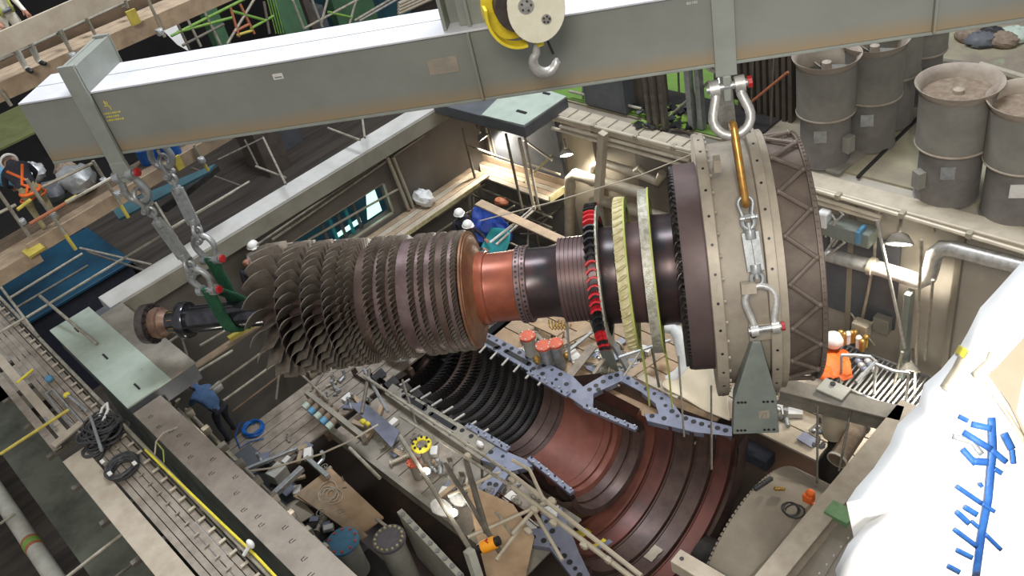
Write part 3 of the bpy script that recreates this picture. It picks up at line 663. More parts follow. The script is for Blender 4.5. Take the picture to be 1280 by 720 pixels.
one('steel_tube', G().tube([Zp(82, 492, 4.05), Zp(109, 514, 4.05)], .03, 8), M['galv'], 'straight bright tube on the upper left walkway next to the bent frame', 'tube')
g = G().tube([Zp(21, 479, 4.05), Zp(41, 462, 4.05)], .028, 8); one('marker_tube', g, M['yellow'], 'short yellow and white tube on the upper left walkway', 'tube')
one('painted_cap', G().ball(Zp(63, 476, 4.0)+UZ*.06, (.10, .08, .07)), M['bluec'], 'small blue cap on the upper left walkway boards', 'cap')
one('painted_cap', G().ball(Zp(85, 496, 4.0)+UZ*.05, (.07, .07, .05)), M['yellow'], 'small yellow cap beside the bright tube on the walkway', 'cap')
one('steel_hook', G().tube([Zp(55, 522, 4.1), Zp(60, 528, 4.1), Zp(71, 538, 4.1)], .02, 6), M['galv'], 'small bent steel hook on the outer board of the walkway', 'hook')
g = G().tube([Zp(*p, 4.0) for p in ((195, 552), (204, 563), (205, 578), (200, 585))]+[Zp(196, 580, 3.7)], .012, 6); one('green_rope', g, M['yelgreen'], 'thin green rope hanging in the gap beside the walkway', 'rope')
g = G().tube([Zp(193, 572, 4.0), Zp(195, 552, 4.1), Zp(204, 541, 4.1), Zp(222, 534, 4.05)], .014, 6); one('bent_wire', g, M['rope'], 'pale bent wire reaching over to the marked ledge', 'wire')
g = G().ball(Zp(313, 680, 4.25), (.08, .05, .08)).tube([Zp(313, 680, 4.25), Zp(305, 694, 4.1)], .03, 6); one('white_clamp', g, M['white'], 'white clamp standing on the walkway rail near the yellow hose', 'clamp')
# ================================================================== LOWER CASING (open half)
CY = 7.9; CO = Vector((0, CY, 0)); XA = Vector((1, 0, 0)); YA = Vector((0, 1, 0))
lc = thing('lower_casing', 'open lower half of the turbine casing lying in the pit', 'turbine casing', (-11, CY, -2.2))
CT = Vector((0, 7.74, 0))
def cl(name, prof, m, n=64, par=lc, o=None, **k):
    g = G(); g.lathe(prof, o or CO, XA, YA, n, PI, 2*PI); return build(name, g, m, par, **k)
rowsx = [(-15.85, 1.25), (-15.35, 1.22), (-14.85, 1.17), (-14.4, 1.13), (-14.0, 1.11), (-13.65, 1.09), (-13.33, 1.08), (-13.03, 1.07), (-12.75, 1.06), (-12.49, 1.055), (-12.25, 1.05), (-12.03, 1.05)]
for i, (x, r) in enumerate(rowsx):
    nx = rowsx[i+1][0] if i < 11 else -11.83; w = nx-x
    cl('bore_ring', [(x, r+.06), (x, r-.05), (x+w*.42, r-.055), (x+w*.42, r+.06), (x+w, r+.06)], M['casedk'] if i not in (2, 3) else M['disc'])
    g = G(); n = 26+3*i; L_ = .34-.02*i if i < 4 else .12
    for k in range(n):
        th = PI+PI*(k+.5)/n; rad = YA*math.cos(th)+UZ*math.sin(th); tg = XA.cross(rad); c = CO+XA*(x+w*.70)+rad*(r+.03-L_/2)
        d = (XA*.75+tg*.66).normalized(); g.box(c, (w*.42, L_, .014), (d, rad, d.cross(rad)))
    build('stator_vane_row', g, M['casedk'], lc)['kind'] = 'stuff'
cl('bore_step', [(-11.83, 1.12), (-11.83, 1.0), (-11.6, 1.0), (-11.6, 1.03), (-11.45, 1.03), (-11.45, .98), (-11.3, .98), (-11.3, 1.01), (-11.15, 1.0), (-11.15, .96)], M['casebr'])
cl('red_inner_cylinder', [(-11.15, .99), (-11.13, .94), (-9.95, .93), (-9.93, .99)], M['casered'])
cl('inner_cylinder_lip', [(-9.93, .99), (-9.93, .92), (-9.75, .92), (-9.75, .98), (-9.66, .98), (-9.66, .9), (-9.55, .9), (-9.5, 1.05)], M['casered'])
cl('seal_rings', [(-9.5, 1.1), (-9.5, 1.0), (-9.3, 1.0), (-9.3, 1.05), (-9.2, 1.05), (-9.2, 1.0), (-9.02, 1.02), (-9.0, 1.15)], M['casebr'])
cl('inner_barrel_back', [(-9.0, 1.15), (-9.15, 1.28), (-9.6, 1.30), (-10.7, 1.2)], M['casebr'])
cl('turbine_cavity', [(-10.9, 1.1), (-10.85, 1.72), (-9.45, 1.72), (-9.40, 1.58)], M['casemar'], o=CT)
rr = [(-9.40, -8.97, 1.58, 'casered'), (-8.95, -8.58, 1.67, 'casemar'), (-8.56, -8.12, 1.77, 'casebr'), (-8.10, -7.73, 1.90, 'casebr'), (-7.71, -7.38, 2.05, 'casemar')]
for x0, x1, r, m in rr:
    cl('blade_ring_seat', [(x0, r+.12), (x0, r-.03), (x0+.03, r-.03), (x0+.04, r), (x1-.07, r+.04), (x1-.06, r+.0), (x1, r+.01), (x1, r+.16)], M[m], 96, o=CT)
cl('outer_shell', [(-16.2, 1.3), (-16.2, 1.45), (-11.5, 1.35), (-10.9, 1.9), (-9, 2.0), (-7.2, 2.25), (-7.2, 1.9)], M['casebr'])
# split flanges, both sides
def mir(p): return (p[0], 2*CY-p[1]-(.28 if p[0] > -10.85 and p[1] > 9.3 else 0), p[2])
fl_px = [(729, 483), (753, 469), (776, 463), (806, 482), (834, 493), (851, 517), (915, 533), (915, 545), (868, 540), (809, 526), (805, 517), (823, 517), (819, 504), (800, 489), (776, 476), (742, 492), (741, 512), (733, 511)]
comp = [(-14.9, 9.02, 0), (-14.8, 9.36, 0), (-11.35, 9.40, 0)]+[tuple(Zp(x, y, 0)) for x, y in fl_px]+[(-11.9, 8.93, 0)]
holes = [(-14.6+.27*i, 9.28) for i in range(12)]+[(-14.45+.42*i, 9.05) for i in range(3)]+[(-12.3, 9.06), (-12.0, 9.06), (-11.6, 9.10), (-11.3, 9.12), (-11.0, 9.05)]
for x, y in ((737, 487), (745, 482), (754, 477), (763, 472), (771, 469), (748, 487), (785, 473), (796, 479), (808, 486), (818, 492), (827, 498), (832, 507), (840, 514), (847, 520), (857, 523), (867, 527), (877, 530), (887, 533), (897, 535), (907, 538), (815, 520), (830, 523)): p = Zp(x, y, 0); holes.append((p.x, p.y))
for side in (0, 1):
    f = (lambda p: p) if side == 0 else mir
    if side == 0: o = build('split_flange', G().prism([f((p[0], p[1], -.14)) for p in comp], (0, 0, .14)), M['bflange'], lc, bevel=.01)
    else:
        build('split_flange', G().prism([f((p[0], p[1], -.14)) for p in comp[:3]+[(-11.35, 8.94, 0), (-11.9, 8.93, 0)]], (0, 0, .14)), M['conc'], lc, bevel=.01)
        o = build('split_flange', G().prism([f((p[0], p[1], -.14)) for p in [(-11.34, 9.40, 0)]+comp[3:-1]+[(-11.34, 8.95, 0)]], (0, 0, .14)), M['bflange'], lc, bevel=.01)
    for (x, y) in holes:
        p = f((x, y, 0)); build('bolt_hole', G().disc((p[0], p[1], -.01), UZ, .058 if random.random() < .7 else .042, .018, 10), M['blk'], o)
    # long slots in the flange
    for (x0, x1) in ((-14.3, -13.55), (-13.3, -12.5)):
        a = f((x0, 9.14, 0)); b = f((x1, 9.12, 0)); g = G().bar((a[0], a[1], .002), (b[0], b[1], .002), .13, .012)
        g.disc((a[0], a[1], -.01), UZ, .065, .018, 12); g.disc((b[0], b[1], -.01), UZ, .065, .018, 12); build('flange_slot', g, M['blk'], o)
    for i in range(8):
        x = -14.65+.40*i; a = f((x, 8.98, .03)); b = f((x+.05, 8.70, .03)); build('vane_root', G().bar(a, b, .05, .03), M['vane'], lc)
    # toothed inner split strips
    a = Vector(f((-12.3, 8.90, .03))); b = Vector(f((-11.0, 8.86, .03))); o2 = build('inner_split_strip', G().bar(a, b, .14, .06), M['bflange'], lc)
    a = Vector(f((-10.45, 8.78, .05))); b = Vector(f((-9.1, 8.92, .05)))
    g = G().bar(a, b, .11, .08); o3 = build('inner_split_strip', g, M['bflange'], lc)
    for (o_, a_, b_) in ((o2, Vector(f((-12.3, 8.90, .07))), Vector(f((-11.0, 8.86, .07)))), (o3, a+UZ*.04, b+UZ*.04)):
        for k in range(11):
            c = a_.lerp(b_, (k+.5)/11); build('strip_stud', G().disc(c+Vector((0, .03*(-1)**k, -.01)), UZ, .022, .05, 7), M['galv'] if k % 3 else M['blk'], o_)
# cleaning marks: shaped patches stuck in the ring seats
def patch(x0, x1, r, t0, t1, m, nm):
    g = G(); vs = []
    for i in range(7):
        t = t0+(t1-t0)*i/6
        for x in (x0, x1): vs.append((x+random.uniform(-.015, .015), 7.74+(r-.005)*math.cos(t), (r-.005)*math.sin(t)))
    g.add(vs, [(2*i, 2*i+1, 2*i+3, 2*i+2) for i in range(6)]); return build(nm, g, m, lc)
patch(-9.26, -9.06, 1.585, 3.98, 4.30, M['yellow'], 'yellow_paint_patch'); patch(-9.34, -9.27, 1.582, 3.95, 4.33, M['tan'], 'worn_patch')
patch(-8.84, -8.76, 1.675, 4.13, 4.38, M['yellow'], 'yellow_paint_patch'); patch(-8.76, -8.64, 1.677, 4.12, 4.42, M['bflange'], 'blue_grey_patch')
patch(-8.06, -7.84, 1.905, 4.58, 4.78, M['exhfl'], 'grey_scraped_patch')
# ================================================================== EXHAUST UPPER SHELL still in place, lower right
es = thing('exhaust_shell', 'curved dull beige cover plates behind the open casing, lower right', 'casing cover', (-4.5, CY, -2.2))
EO = Vector((0, CY, -.15))
for x0, x1, r, m, nm in ((-5.62, -4.75, 1.74, 'shellb', 'cover_plate'), (-4.73, -3.9, 1.80, 'shellb', 'cover_plate'), (-3.88, -2.4, 1.86, 'ledge', 'cover_plate')):
    g = G(); g.lathe([(x0, r-.12), (x0, r), (x1, r+.01), (x1, r-.12)], EO, XA, YA, 48, -.2, PI+.2); build(nm, g, M[m], es)
for k in range(60):
    t = PI*(k+.5)/60; c = EO+XA*(-5.63)+(YA*math.cos(t)+UZ*math.sin(t))*1.70; build('edge_bolt', G().disc(c, -XA, .035, .03, 6), M['shellb'], es)
g = G(); g.lathe([(-7.1, 1.2), (-5.6, 1.55)], CO, XA, YA, 40, -.1, PI+.1) if False else None
one('bearing_cover', G().lathe([(-6.9, .1), (-6.9, .42), (-6.2, .55), (-5.75, .55)], CO-UZ*1.3, XA, YA, 32), M['casedk'], 'dark shaft cover between the open casing and the beige plates', 'cover')  # cover coloured dark for the shade in this gap
one('blue_box', G().box(Zp(945, 568, -.6), (.7, .34, .3), ), M['navy'], 'dark navy box in the gap beside the beige cover plates', 'box', bevel=.02)
g = G()
for i in range(7): g.ball(Zp(945+i*3, 612-i*2, 1.7)+UZ*.03, (.05, .05, .05), 7, 5)
one('chain_heap', g, M['cable'], 'small dark chain heap on the beige cover plates', 'chain')
g = G()
for i in range(4): g.ball(Zp(970+i*3, 611, 1.66), (.04, .04, .04), 7, 5)
one('orange_clip', g, M['copper'], 'small orange clip beside the dark chain heap', 'clip')
g = G().box(Zp(1011, 622, 1.72), (.16, .14, .16)).ball(Zp(1013, 616, 1.85), (.08, .07, .06)).tube([Zp(1015, 628, 1.8), Zp(1025, 638, 1.75)], .02, 6); one('orange_trolley_block', g, M['brightor'], 'orange hoist block hooked beside the green banded beam', 'hoist', bevel=.01)
coil('dark_sling', Zp(990, 640, 1.72), .16, 3, .014, M['cable'], 'loose dark sling loops left of the orange hoist block', 'sling', .05, .01)
# ================================================================== steel beams lower right
def ibeam(nm, a, b, w, h, m, lab, cap=True):
    a = Vector(a); b = Vector(b); t = thing(nm, lab, 'steel beam', (a+b)/2-UZ*h); build('top_flange', G().bar(a-UZ*.02, b-UZ*.02, w, .04), M[m], t, bevel=.008)
    build('web', G().bar(a-UZ*h/2, b-UZ*h/2, .04, h-.08), M[m], t); build('bottom_flange', G().bar(a-UZ*(h-.02), b-UZ*(h-.02), w, .04), M[m], t); return t
a = Zp(975, 480, 2.0); b = Zp(1128, 517, 2.0)
ibeam('steel_beam', a, b, .36, .34, 'conc', 'weathered steel beam in front of the grating, under the casing rim')
g = G().box(Zp(1042, 487, 2.03), (.5, .34, .05)); one('cover_plate', g, M['ivory'], 'small pale plate with a dark hole on the weathered beam', 'plate', bevel=.01)
one('pipe_stub', G().lathe([(0, 0), (0, .05), (.02, .05), (.02, 0)], Zp(1041, 480, 2.06), UZ, XA, 12), M['blk'], 'dark round stub in the small pale plate', 'stub')
a = Zp(1136, 508, 2.0); b = Zp(950, 735, 2.0)
t = ibeam('crane_rail_beam', a+(a-b)*.02, b+(b-a)*.2, .36, .36, 'woodl', 'long pale steel beam slanting up from the bottom edge beside the white sheeting')
d = (b-a).normalized(); c = Zp(1050, 642, 2.0); build('green_tape_band', G().bar(c-d*.14+UZ*.0, c+d*.14, .39, .10), M['gtape'], t)
g = G()
for i in range(8): g.disc(Zp(1052+i*-9, 668+i*11, 1.75)+Vector((.1, 0, 0)), XA, .018, .02, 6)
build('rivets', g, M['label'], t)
a = Zp(845, 700, 2.4); b = Zp(915, 742, 2.4); t = thing('square_beam', 'pale square beam end poking in at the bottom edge', 'beam', a-UZ*.25)
build('beam_body', G().bar(a, b, .26, .26), M['woodl'], t, bevel=.01); build('end_hole', G().disc(a.lerp(b, .12)+UZ*.125, UZ, .035, .012, 10), M['blk'], t)
# platform, grating, pipes right of the casing
pf = thing('timber_platform', 'timber platform below the hanging exhaust casing, right of the pit', 'platform', (-6.6, 11.4, -.1))
for i in range(4):
    y = 10.55+.52*i; build('deck_board', G().box((-6.5, y, -.04), (3.4, .49, .06)), M['woodg'] if i == 2 else M['woodl'], pf, bevel=.005)
gr = thing('floor_grating', 'steel bar grating floor below the right wall', 'grating', (-5.6, 13.0, -.05))
for i in range(40): build('grating_bar', G().bar((-7.6+.1*i, 12.3, .02), (-7.6+.1*i, 13.4, .02), .03, .04), M['galv'], gr)
build('grating_frame', G().bar((-7.7, 12.28, .02), (-3.5, 12.28, .02), .05, .07).bar((-7.7, 13.42, .02), (-3.5, 13.42, .02), .05, .07), M['galv'], gr)
ve = thing('hanging_vessel', 'small beige vertical vessel hanging from rods under the weathered beam', 'vessel', Zp(1045, 545, .9))
c = Zp(1043, 528, 1.1); build('vessel_body', G().lathe([(-.4, 0), (-.38, .15), (-.3, .22), (.25, .23), (.33, .18), (.35, 0)], c, UZ, XA, 24), M['pipel'], ve)
for dx in (-.08, .08): build('hanger_rod', G().tube([c+Vector((dx, 0, .3)), c+Vector((dx, 0, .75))], .012, 6), M['redpin'] if dx < 0 else M['galv'], ve)
c = Zp(1040, 575, .2); one('dark_cone', G().lathe([(-.4, .0), (-.4, .26), (0, .24), (.35, .09), (.5, .09), (.5, 0)], c, UZ, XA, 20), M['casedk'], 'dark bottle shaped fitting below the hanging vessel', 'fitting')
a = Zp(1076, 531, 1.0); b = Zp(1046, 576, .9); pi = thing('thick_pipe', 'short thick olive pipe beside the pale beam', 'pipe', (a+b)/2-UZ*.3)
build('pipe_body', G().tube([a, b], .17, 20), M['dust'], pi); build('end_ring', G().tube([b-(b-a)*.05, b], .19, 20), M['ivory'], pi); build('end_ring', G().tube([a, a+(b-a)*.05], .19, 20), M['ivory'], pi)
for i, (a, b, z0, z1, lab) in enumerate([((1022, 508), (1022, 575), 2.0, -.4, 'thin dark rod hanging left of the vessel'), ((1064, 510), (1050, 560), 1.9, .1, 'thin rod hanging right of the vessel'), ((889, 482), (887, 560), 1.5, -.6, 'thin black rod under the casing, left one of the pair'), ((848, 445), (852, 520), 1.4, -.3, 'thin black rod standing beside the white bent pipe')]):
    one('thin_rod', G().tube([Zp(a[0], a[1], z0), Zp(b[0], b[1], z0)-UZ*.6], .02, 6), M['tubed'], lab, 'rod')
g = G()
for i in range(14): g.ball(Zp(1024+random.uniform(-7, 7), 545+random.uniform(-14, 16), .9), (.05, .05, .05), 6, 4)
one('chain_bunch', g, M['galv'], 'bunch of chain hanging on the thin dark rod left of the vessel', 'chain')
# orange sheet, valves and the tube handrail on the grating
g = G(); vs = []; 
for i in range(8):
    for j in range(7):
        p = Zp(1018+(1060-1018)*i/7+j*1.0, 438+(476-438)*j/6, .35); vs.append(p+UZ*(random.uniform(-.08, .12)))
g.add(vs, [(i*7+j, i*7+j+1, (i+1)*7+j+1, (i+1)*7+j) for i in range(7) for j in range(6)]); o = one('orange_sheet', g, M['brightor'], 'crumpled bright orange sheet next to the casing rim', 'sheet'); sm = o.modifiers.new('thick', 'SOLIDIFY'); sm.thickness = .02
va = thing('valve_cluster', 'brass and white valve cluster behind the orange sheet', 'valves', Zp(1060, 440, .3))
for i in range(9):
    c = Zp(1046+i*4.5, 430+random.uniform(-4, 10), .5); build('valve', G().tube([c, c+UZ*.22], .06, 10).ball(c+UZ*.25, .07, 8, 5), M['copper'] if i % 3 else M['white'], va)
c = Zp(1042, 425, .6); build('white_bag', G().ball(c, (.22, .2, .2), 10, 7), M['white'], va)
hr = thing('bent_handrail', 'grey bent tube handrail on the grating', 'handrail', Zp(1080, 470, .2))
build('rail', G().tube([Zp(*p, .9) for p in ((1052, 444), (1068, 444), (1088, 446), (1095, 452), (1085, 462), (1070, 478))], .04, 8), M['galv'], hr)
build('rail', G().tube([Zp(1095, 455, .9), Zp(1118, 464, .9), Zp(1136, 466, .9)], .035, 8), M['galv'], hr)
for p in ((1052, 444), (1095, 455), (1136, 466)): build('post', G().tube([Zp(*p, .9), Zp(*p, .9)-UZ*.85], .03, 8), M['galv'], hr)
for i in range(6): one('small_fitting', G().ball(Zp(1073+i*4, 452+(i % 3)*5, .45), (.09, .08, .08), 8, 5), M['galvl'] if i % 2 else M['bflange'], 'small %s fitting on the grating by the bent handrail' % ('bright' if i % 2 else 'blue grey'), 'fitting', 'fittings by the bent handrail')
jb = thing('junction_box', 'square grey junction box with cables on the right wall', 'junction box', Yp(1103, 405, 13.6)); build('box', G().box(Yp(1103, 405, 13.6), (.34, .2, .38)), M['vent'], jb, bevel=.02)
jb = thing('instrument_box', 'beige instrument box with feet near the junction box', 'instrument', Yp(1077, 410, 13.4)); c = Yp(1077, 410, 13.4); build('box', G().box(c, (.34, .24, .34)), M['pipel'], jb, bevel=.02)
for dx, dz in ((-.3, -.35), (.3, -.35), (-.25, .3), (.25, .3)): build('arm', G().tube([c, c+Vector((dx, 0, dz))], .02, 6), M['pipe'], jb)
one('cable_pipe', G().tube([Yp(*p, 13.6) for p in ((1095, 270), (1093, 320), (1086, 360), (1078, 398))], .035, 8), M['pipe'], 'thin conduit curving down the right wall to the instrument box', 'conduit')
# the long elbowed pipe on the right wall
bp_ = thing('elbow_pipe', 'large pale elbowed pipe running along the right wall', 'pipe', Yp(1130, 350, 13.3)-UZ*.5)
pts = [Yp(1034, 318, 13.35), Yp(1090, 333, 13.35), Yp(1130, 345, 13.35), Yp(1150, 352, 13.35), Yp(1161, 346, 13.35), Yp(1165, 332, 13.35), Yp(1168, 318, 13.35), Yp(1178, 310, 13.35), Yp(1192, 311, 13.35), Yp(1230, 321, 13.35), Yp(1300, 339, 13.35)]
build('pipe_run', G().tube(pts, .15, 16), M['galvl'], bp_); 
for p in (1,): build('pipe_ring', G().tube([pts[p]-XA*.05, pts[p]+XA*.05], .19, 16), M['pipe'], bp_)
cb = thing('control_panel', 'boxy grey control panel on the upper right wall', 'control panel', Yp(1065, 285, 13.4)-UZ*.3)
build('cabinet', G().box(Yp(1060, 288, 13.35), (1.05, .35, .34)), M['plate'], cb, bevel=.03); build('blue_end', G().box(Yp(1076, 293, 13.2), (.08, .3, .3)), M['bluec'], cb, bevel=.02)
build('white_cover', G().box(Yp(1030, 273, 13.25), (.22, .24, .34)), M['white'], cb, bevel=.03)
g = G()
for i in range(6): g.tube([Yp(1036+random.uniform(-8, 12), 262+i*6, 13.2), Yp(1042+random.uniform(-6, 14), 268+i*7, 13.2), Yp(1030+random.uniform(0, 16), 290+i*6, 13.2)], .025, 6)
build('pipe_tangle', g, M['galvl'], cb)
one('wall_panel', G().box(Yp(1072, 345, 13.72), (1.7, .05, 2.2)), M['slate'], 'dark panel fixed on the right wall behind the elbowed pipe', 'panel')
for i, (p, q, m, lab) in enumerate([((1096, 275), (1131, 435), 'galvl', 'thin pale rod slanting down in front of the right wall'), ((1152, 300), (1143, 500), 'tubes', 'upright pale strut between wall and white sheeting'), ((1166, 350), (1156, 450), 'tubes', 'thin upright rod right of the pale strut'), ((1128, 440), (1112, 500), 'tubes', 'lower short rod beside the grating')]):
    one('wall_rod', G().tube([Yp(*p, 13.0), Yp(*q, 13.0)], .03, 8), M[m], lab, 'rod')
one('square_post', G().bar(Yp(1137, 365, 13.2), Yp(1128, 470, 13.2), .12, .22, YA), M['plate'], 'grey square post below the right work lamp', 'post', bevel=.01)
# small wall furniture between the vents and the casing rim
for i, (x, y) in enumerate(((1020, 236), (1095, 256), (1165, 276))):
    one('rail_bracket', G().bar(Yp(x, y, 13.4), Yp(x+2, y+14, 13.4), .05, .05), M['pipe'], ('leftmost', 'middle', 'rightmost')[i]+' small bracket holding the pale right wall rail', 'bracket')
# ================================================================== pipework on the beige part of the right wall
wp = thing('wall_pipework', 'beige handrail tubes and pipes along the far right wall', 'pipework', (-12.8, 13.3, 1.5))
for a, b in (((700, 147), (864, 189)), ((700, 158), (862, 201)), ((690, 160), (858, 208))):
    build('rail', G().tube([Yp(*a, 13.12), Yp(*b, 13.12)], .045, 8), M['pipel'], wp)
for a, b in (((1020, 238), (1290, 318)), ((1020, 247), (1102, 272)), ((1020, 253), (1100, 276))):
    build('rail', G().tube([Yp(*a, 13.12), Yp(*b, 13.12)], .045, 8), M['pipel'], wp)
for x, y in ((742, 158), (795, 171), (842, 184), (1048, 245), (1128, 268), (1212, 293)):
    build('clamp', G().box(Yp(x, y, 13.12), (.10, .14, .12)), M['pipe'], wp, bevel=.01)
build('square_post', G().bar(Yp(754, 166, 13.0), Yp(748, 250, 13.0), .18, .18, YA), M['pipel'], wp)
build('pipe', G().tube([Yp(*p, 13.3) for p in ((712, 300), (712, 250), (713, 224), (719, 218), (750, 227), (805, 242))], .15, 14), M['pipe'], wp)
build('pipe', G().tube([Yp(*p, 13.45) for p in ((740, 230), (742, 208), (752, 203), (800, 218), (822, 227), (828, 217))], .11, 12), M['pipe'], wp)
build('pipe', G().tube([Yp(*p, 13.45) for p in ((790, 217), (800, 210), (803, 216))], .08, 10), M['pipe'], wp)
build('pipe', G().tube([Yp(*p, 13.3) for p in ((738, 270), (742, 253), (752, 250), (800, 264), (840, 276))], .15, 14), M['pipe'], wp)
for i in range(10): one('cable_tray_cover', G().box((-14.4+i*.42, 13.55, 4.0), (.36, .42, .04)), M['pipel'], 'small flat cover plate of the ledge on the far right wall', 'cover plate', 'cover plates of the wall ledge', bevel=.01)
# ================================================================== work lamps
def flood(P, tgt, lab, e, size=.17):
    P = Vector(P); d = (Vector(tgt)-P).normalized(); t = thing('work_lamp', lab, 'work lamp', P); x, y, z = frame(d, UZ)
    build('housing', G().lathe([(-size*.8, size*.35), (-size*.7, size*.6), (0, size*1.05), (.03, size*1.1), (.03, size*.95)], P, d, x, 20), M['conc'], t)
    build('lens', G().lathe([(.015, 0), (.015, size*.95)], P, d, x, 20), M['lamp'], t); build('bracket', G().tube([P-d*size*.7, P-d*size*1.6+UZ*size], .03, 6), M['tubed'], t)
    l = bpy.data.lights.new('work_light', 'SPOT'); l.energy = e; l.spot_size = 2.95; l.spot_blend = .4; l.color = (1, .93, .80); l.shadow_soft_size = .12; o = bpy.data.objects.new('work_light', l); col.objects.link(o)
    o.location = P+d*.08; o.rotation_euler = d.to_track_quat('-Z', 'Y').to_euler()
def lens_to(P): return P+(CAM-P).normalized()*.55-UZ*.75
P = Xp(604, 172, -17.6); flood(P, lens_to(P)+Vector((0, .3, 0)), 'bright work lamp under the far corner slab', 330)
P = Yp(708, 193, 13.35); flood(P, lens_to(P), 'bright work lamp on the beige wall beside the corner platform', 300)
P = Yp(1124, 304, 13.25); flood(P, lens_to(P), 'bright work lamp over the elbowed pipe on the right wall', 560, .24)
P = Yp(1138, 462, 12.95); flood(P, lens_to(P), 'work lamp on a post low down by the grating', 420, .18)
def small(P, lab, e=25):
    P = Vector(P); t = thing('inspection_lamp', lab, 'lamp', P-UZ*.1); build('guard', G().lathe([(-.12, .05), (-.1, .10), (0, .12)], P, UZ, XA, 12), M['galv'], t); build('lens', G().ball(P+UZ*.02, (.1, .1, .06), 10, 6), M['glow'], t)
    point('inspection_light', P+UZ*.3, e)
# ================================================================== small builders
def tb(name, a, b, m, lab, r=.03, cat='tube', group=None): return one(name, G().tube([a, b], r, 8), M[m], lab, cat, group)
def plank(a, b, w, m, lab, h=.045, cat='board', name='scaffold_board', group=None, up=UZ): return one(name, G().bar(a, b, w, h, up), M[m], lab, cat, group, bevel=.004)
def sub_tube(par, nm, a, b, m='tubes', r=.03): return build(nm, G().tube([a, b], r, 8), M[m], par)
def coup(par, p, m='galv'): return build('coupler', G().box(p, (.10, .10, .10)).tube([p-XA*.08, p+XA*.08], .045, 8), M[m], par, bevel=.008)
def sheetmesh(corner, nu, nv, amp):
    """four corners -> wrinkled cloth grid"""
    g = G(); a, b, c, d = corner; vs = []
    for i in range(nu+1):
        for j in range(nv+1):
            u, v = i/nu, j/nv; p = a.lerp(b, u).lerp(d.lerp(c, u), v); vs.append(p+Vector((random.uniform(-1, 1), random.uniform(-1, 1), random.uniform(-1, 1)))*amp)
    n = nv+1; g.add(vs, [(i*n+j, i*n+j+1, (i+1)*n+j+1, (i+1)*n+j) for i in range(nu) for j in range(nv)]); return g
def cloth(name, corner, amp, m, lab, cat='sheet', nu=7, nv=6):
    o = one(name, sheetmesh(corner, nu, nv, amp), M[m], lab, cat); s = o.modifiers.new('thick', 'SOLIDIFY'); s.thickness = .02; sb = o.modifiers.new('sub', 'SUBSURF'); sb.levels = sb.render_levels = 1; return o
def lump(name, c, r, m, lab, cat='sack', seed=1):
    rn = random.Random(seed); g = G().ball(c, r, 14, 10); g.v = [v+Vector((rn.uniform(-1, 1), rn.uniform(-1, 1), rn.uniform(-1, 1)))*min(r)*.16 for v in g.v]; return one(name, g, M[m], lab, cat)
# ================================================================== scaffold tower, left
s1 = thing('scaffold_tower', 'tube and board scaffold lift on the left with yellow tube ends', 'scaffold', Zp(60, 290, 6.2))
Z1 = 7.0; A = Zp(-25, 352, Z1); B = Zp(290, 166, Z1); away = Vector((-1, 0, 0)); d1 = (B-A).normalized()
build('toe_board', G().bar(A+d1*.9+UZ*.02, B+UZ*.02, .05, .26), M['wood'], s1, bevel=.004)
build('toe_board', G().bar(A-UZ*.1-away*.06, A+d1*1.0-UZ*.1-away*.06, .05, .26), M['wood'], s1, bevel=.004)
for i in range(5): build('deck_board', G().bar(A+away*(.18+.24*i)-UZ*.1, B+away*(.18+.24*i)-UZ*.1, .225, .045), M['woodd' if i > 2 else 'wood'], s1, bevel=.004)
for (a, b, z, yb) in (((33, 224), (94, 311), 8.1, 1), ((116, 201), (160, 271), 8.1, 1), ((-2, 240), (38, 297), 8.1, 0), ((242, 181), (260, 213), 7.5, 1)):
    top = Zp(a[0], a[1], z); q = Zp(b[0], b[1], z-1.5); X_ = A.x+(B.x-A.x)*(b[0]+25)/315+.10; top = Xp(a[0], a[1], X_); q = Xp(b[0], b[1], X_); sub_tube(s1, 'standard', top, q)
    if yb: sub_tube(s1, 'yellow_tube_end', q.lerp(top, .22), q-(top-q)*.01, 'tubey', .033)
for a, b, m in (((37, 241), (118, 203), 'tubes'), ((37, 280), (82, 254), 'tubeo'), ((82, 254), (140, 222), 'tubes'), ((-5, 268), (20, 256), 'tubes'), ((22, 262), (38, 250), 'tubey'), ((82, 253), (96, 245), 'tubey')):
    sub_tube(s1, 'guard_rail', Zp(a[0], a[1], 7.75), Zp(b[0], b[1], 7.75), m, .033 if m == 'tubey' else .03)
for p in ((28, 277), (66, 269), (130, 226), (147, 243), (252, 200)): coup(s1, Zp(p[0], p[1], 7.6))
build('yellow_board_end', G().bar(Zp(37, 309, 7.06), Zp(47, 316, 7.0), .3, .05), M['tubey'], s1)
build('yellow_board_end', G().bar(Zp(219, 206, 7.06), Zp(227, 201, 7.06), .05, .27), M['tubey'], s1)
# upper lift
s2 = thing('scaffold_tower', 'upper scaffold lift in the top left corner with a wide guard board', 'scaffold', Zp(60, 100, 8.7))
Z2 = 9.5; A = Zp(-20, 124, Z2); B = Zp(300, -16, Z2); d2 = (B-A).normalized()
build('toe_board', G().bar(A, B, .05, .30), M['wood'], s2, bevel=.004)
for i in range(3): build('deck_board', G().bar(A+away*(.16+.24*i)+UZ*.10, B+away*(.16+.24*i)+UZ*.10, .225, .045), M['wood'], s2, bevel=.004)
build('back_toe_board', G().bar(A+away*.85+UZ*.22, B+away*.85+UZ*.22, .05, .26), M['woodd'], s2, bevel=.004)
A2 = Zp(-25, 67, 10.35); B2 = Zp(190, -30, 10.35); build('guard_board', G().bar(A2, B2, .05, .34), M['woodl'], s2, bevel=.006)
sub_tube(s2, 'guard_rail', Zp(-10, 80, 10.0), Zp(190, -13, 10.0))
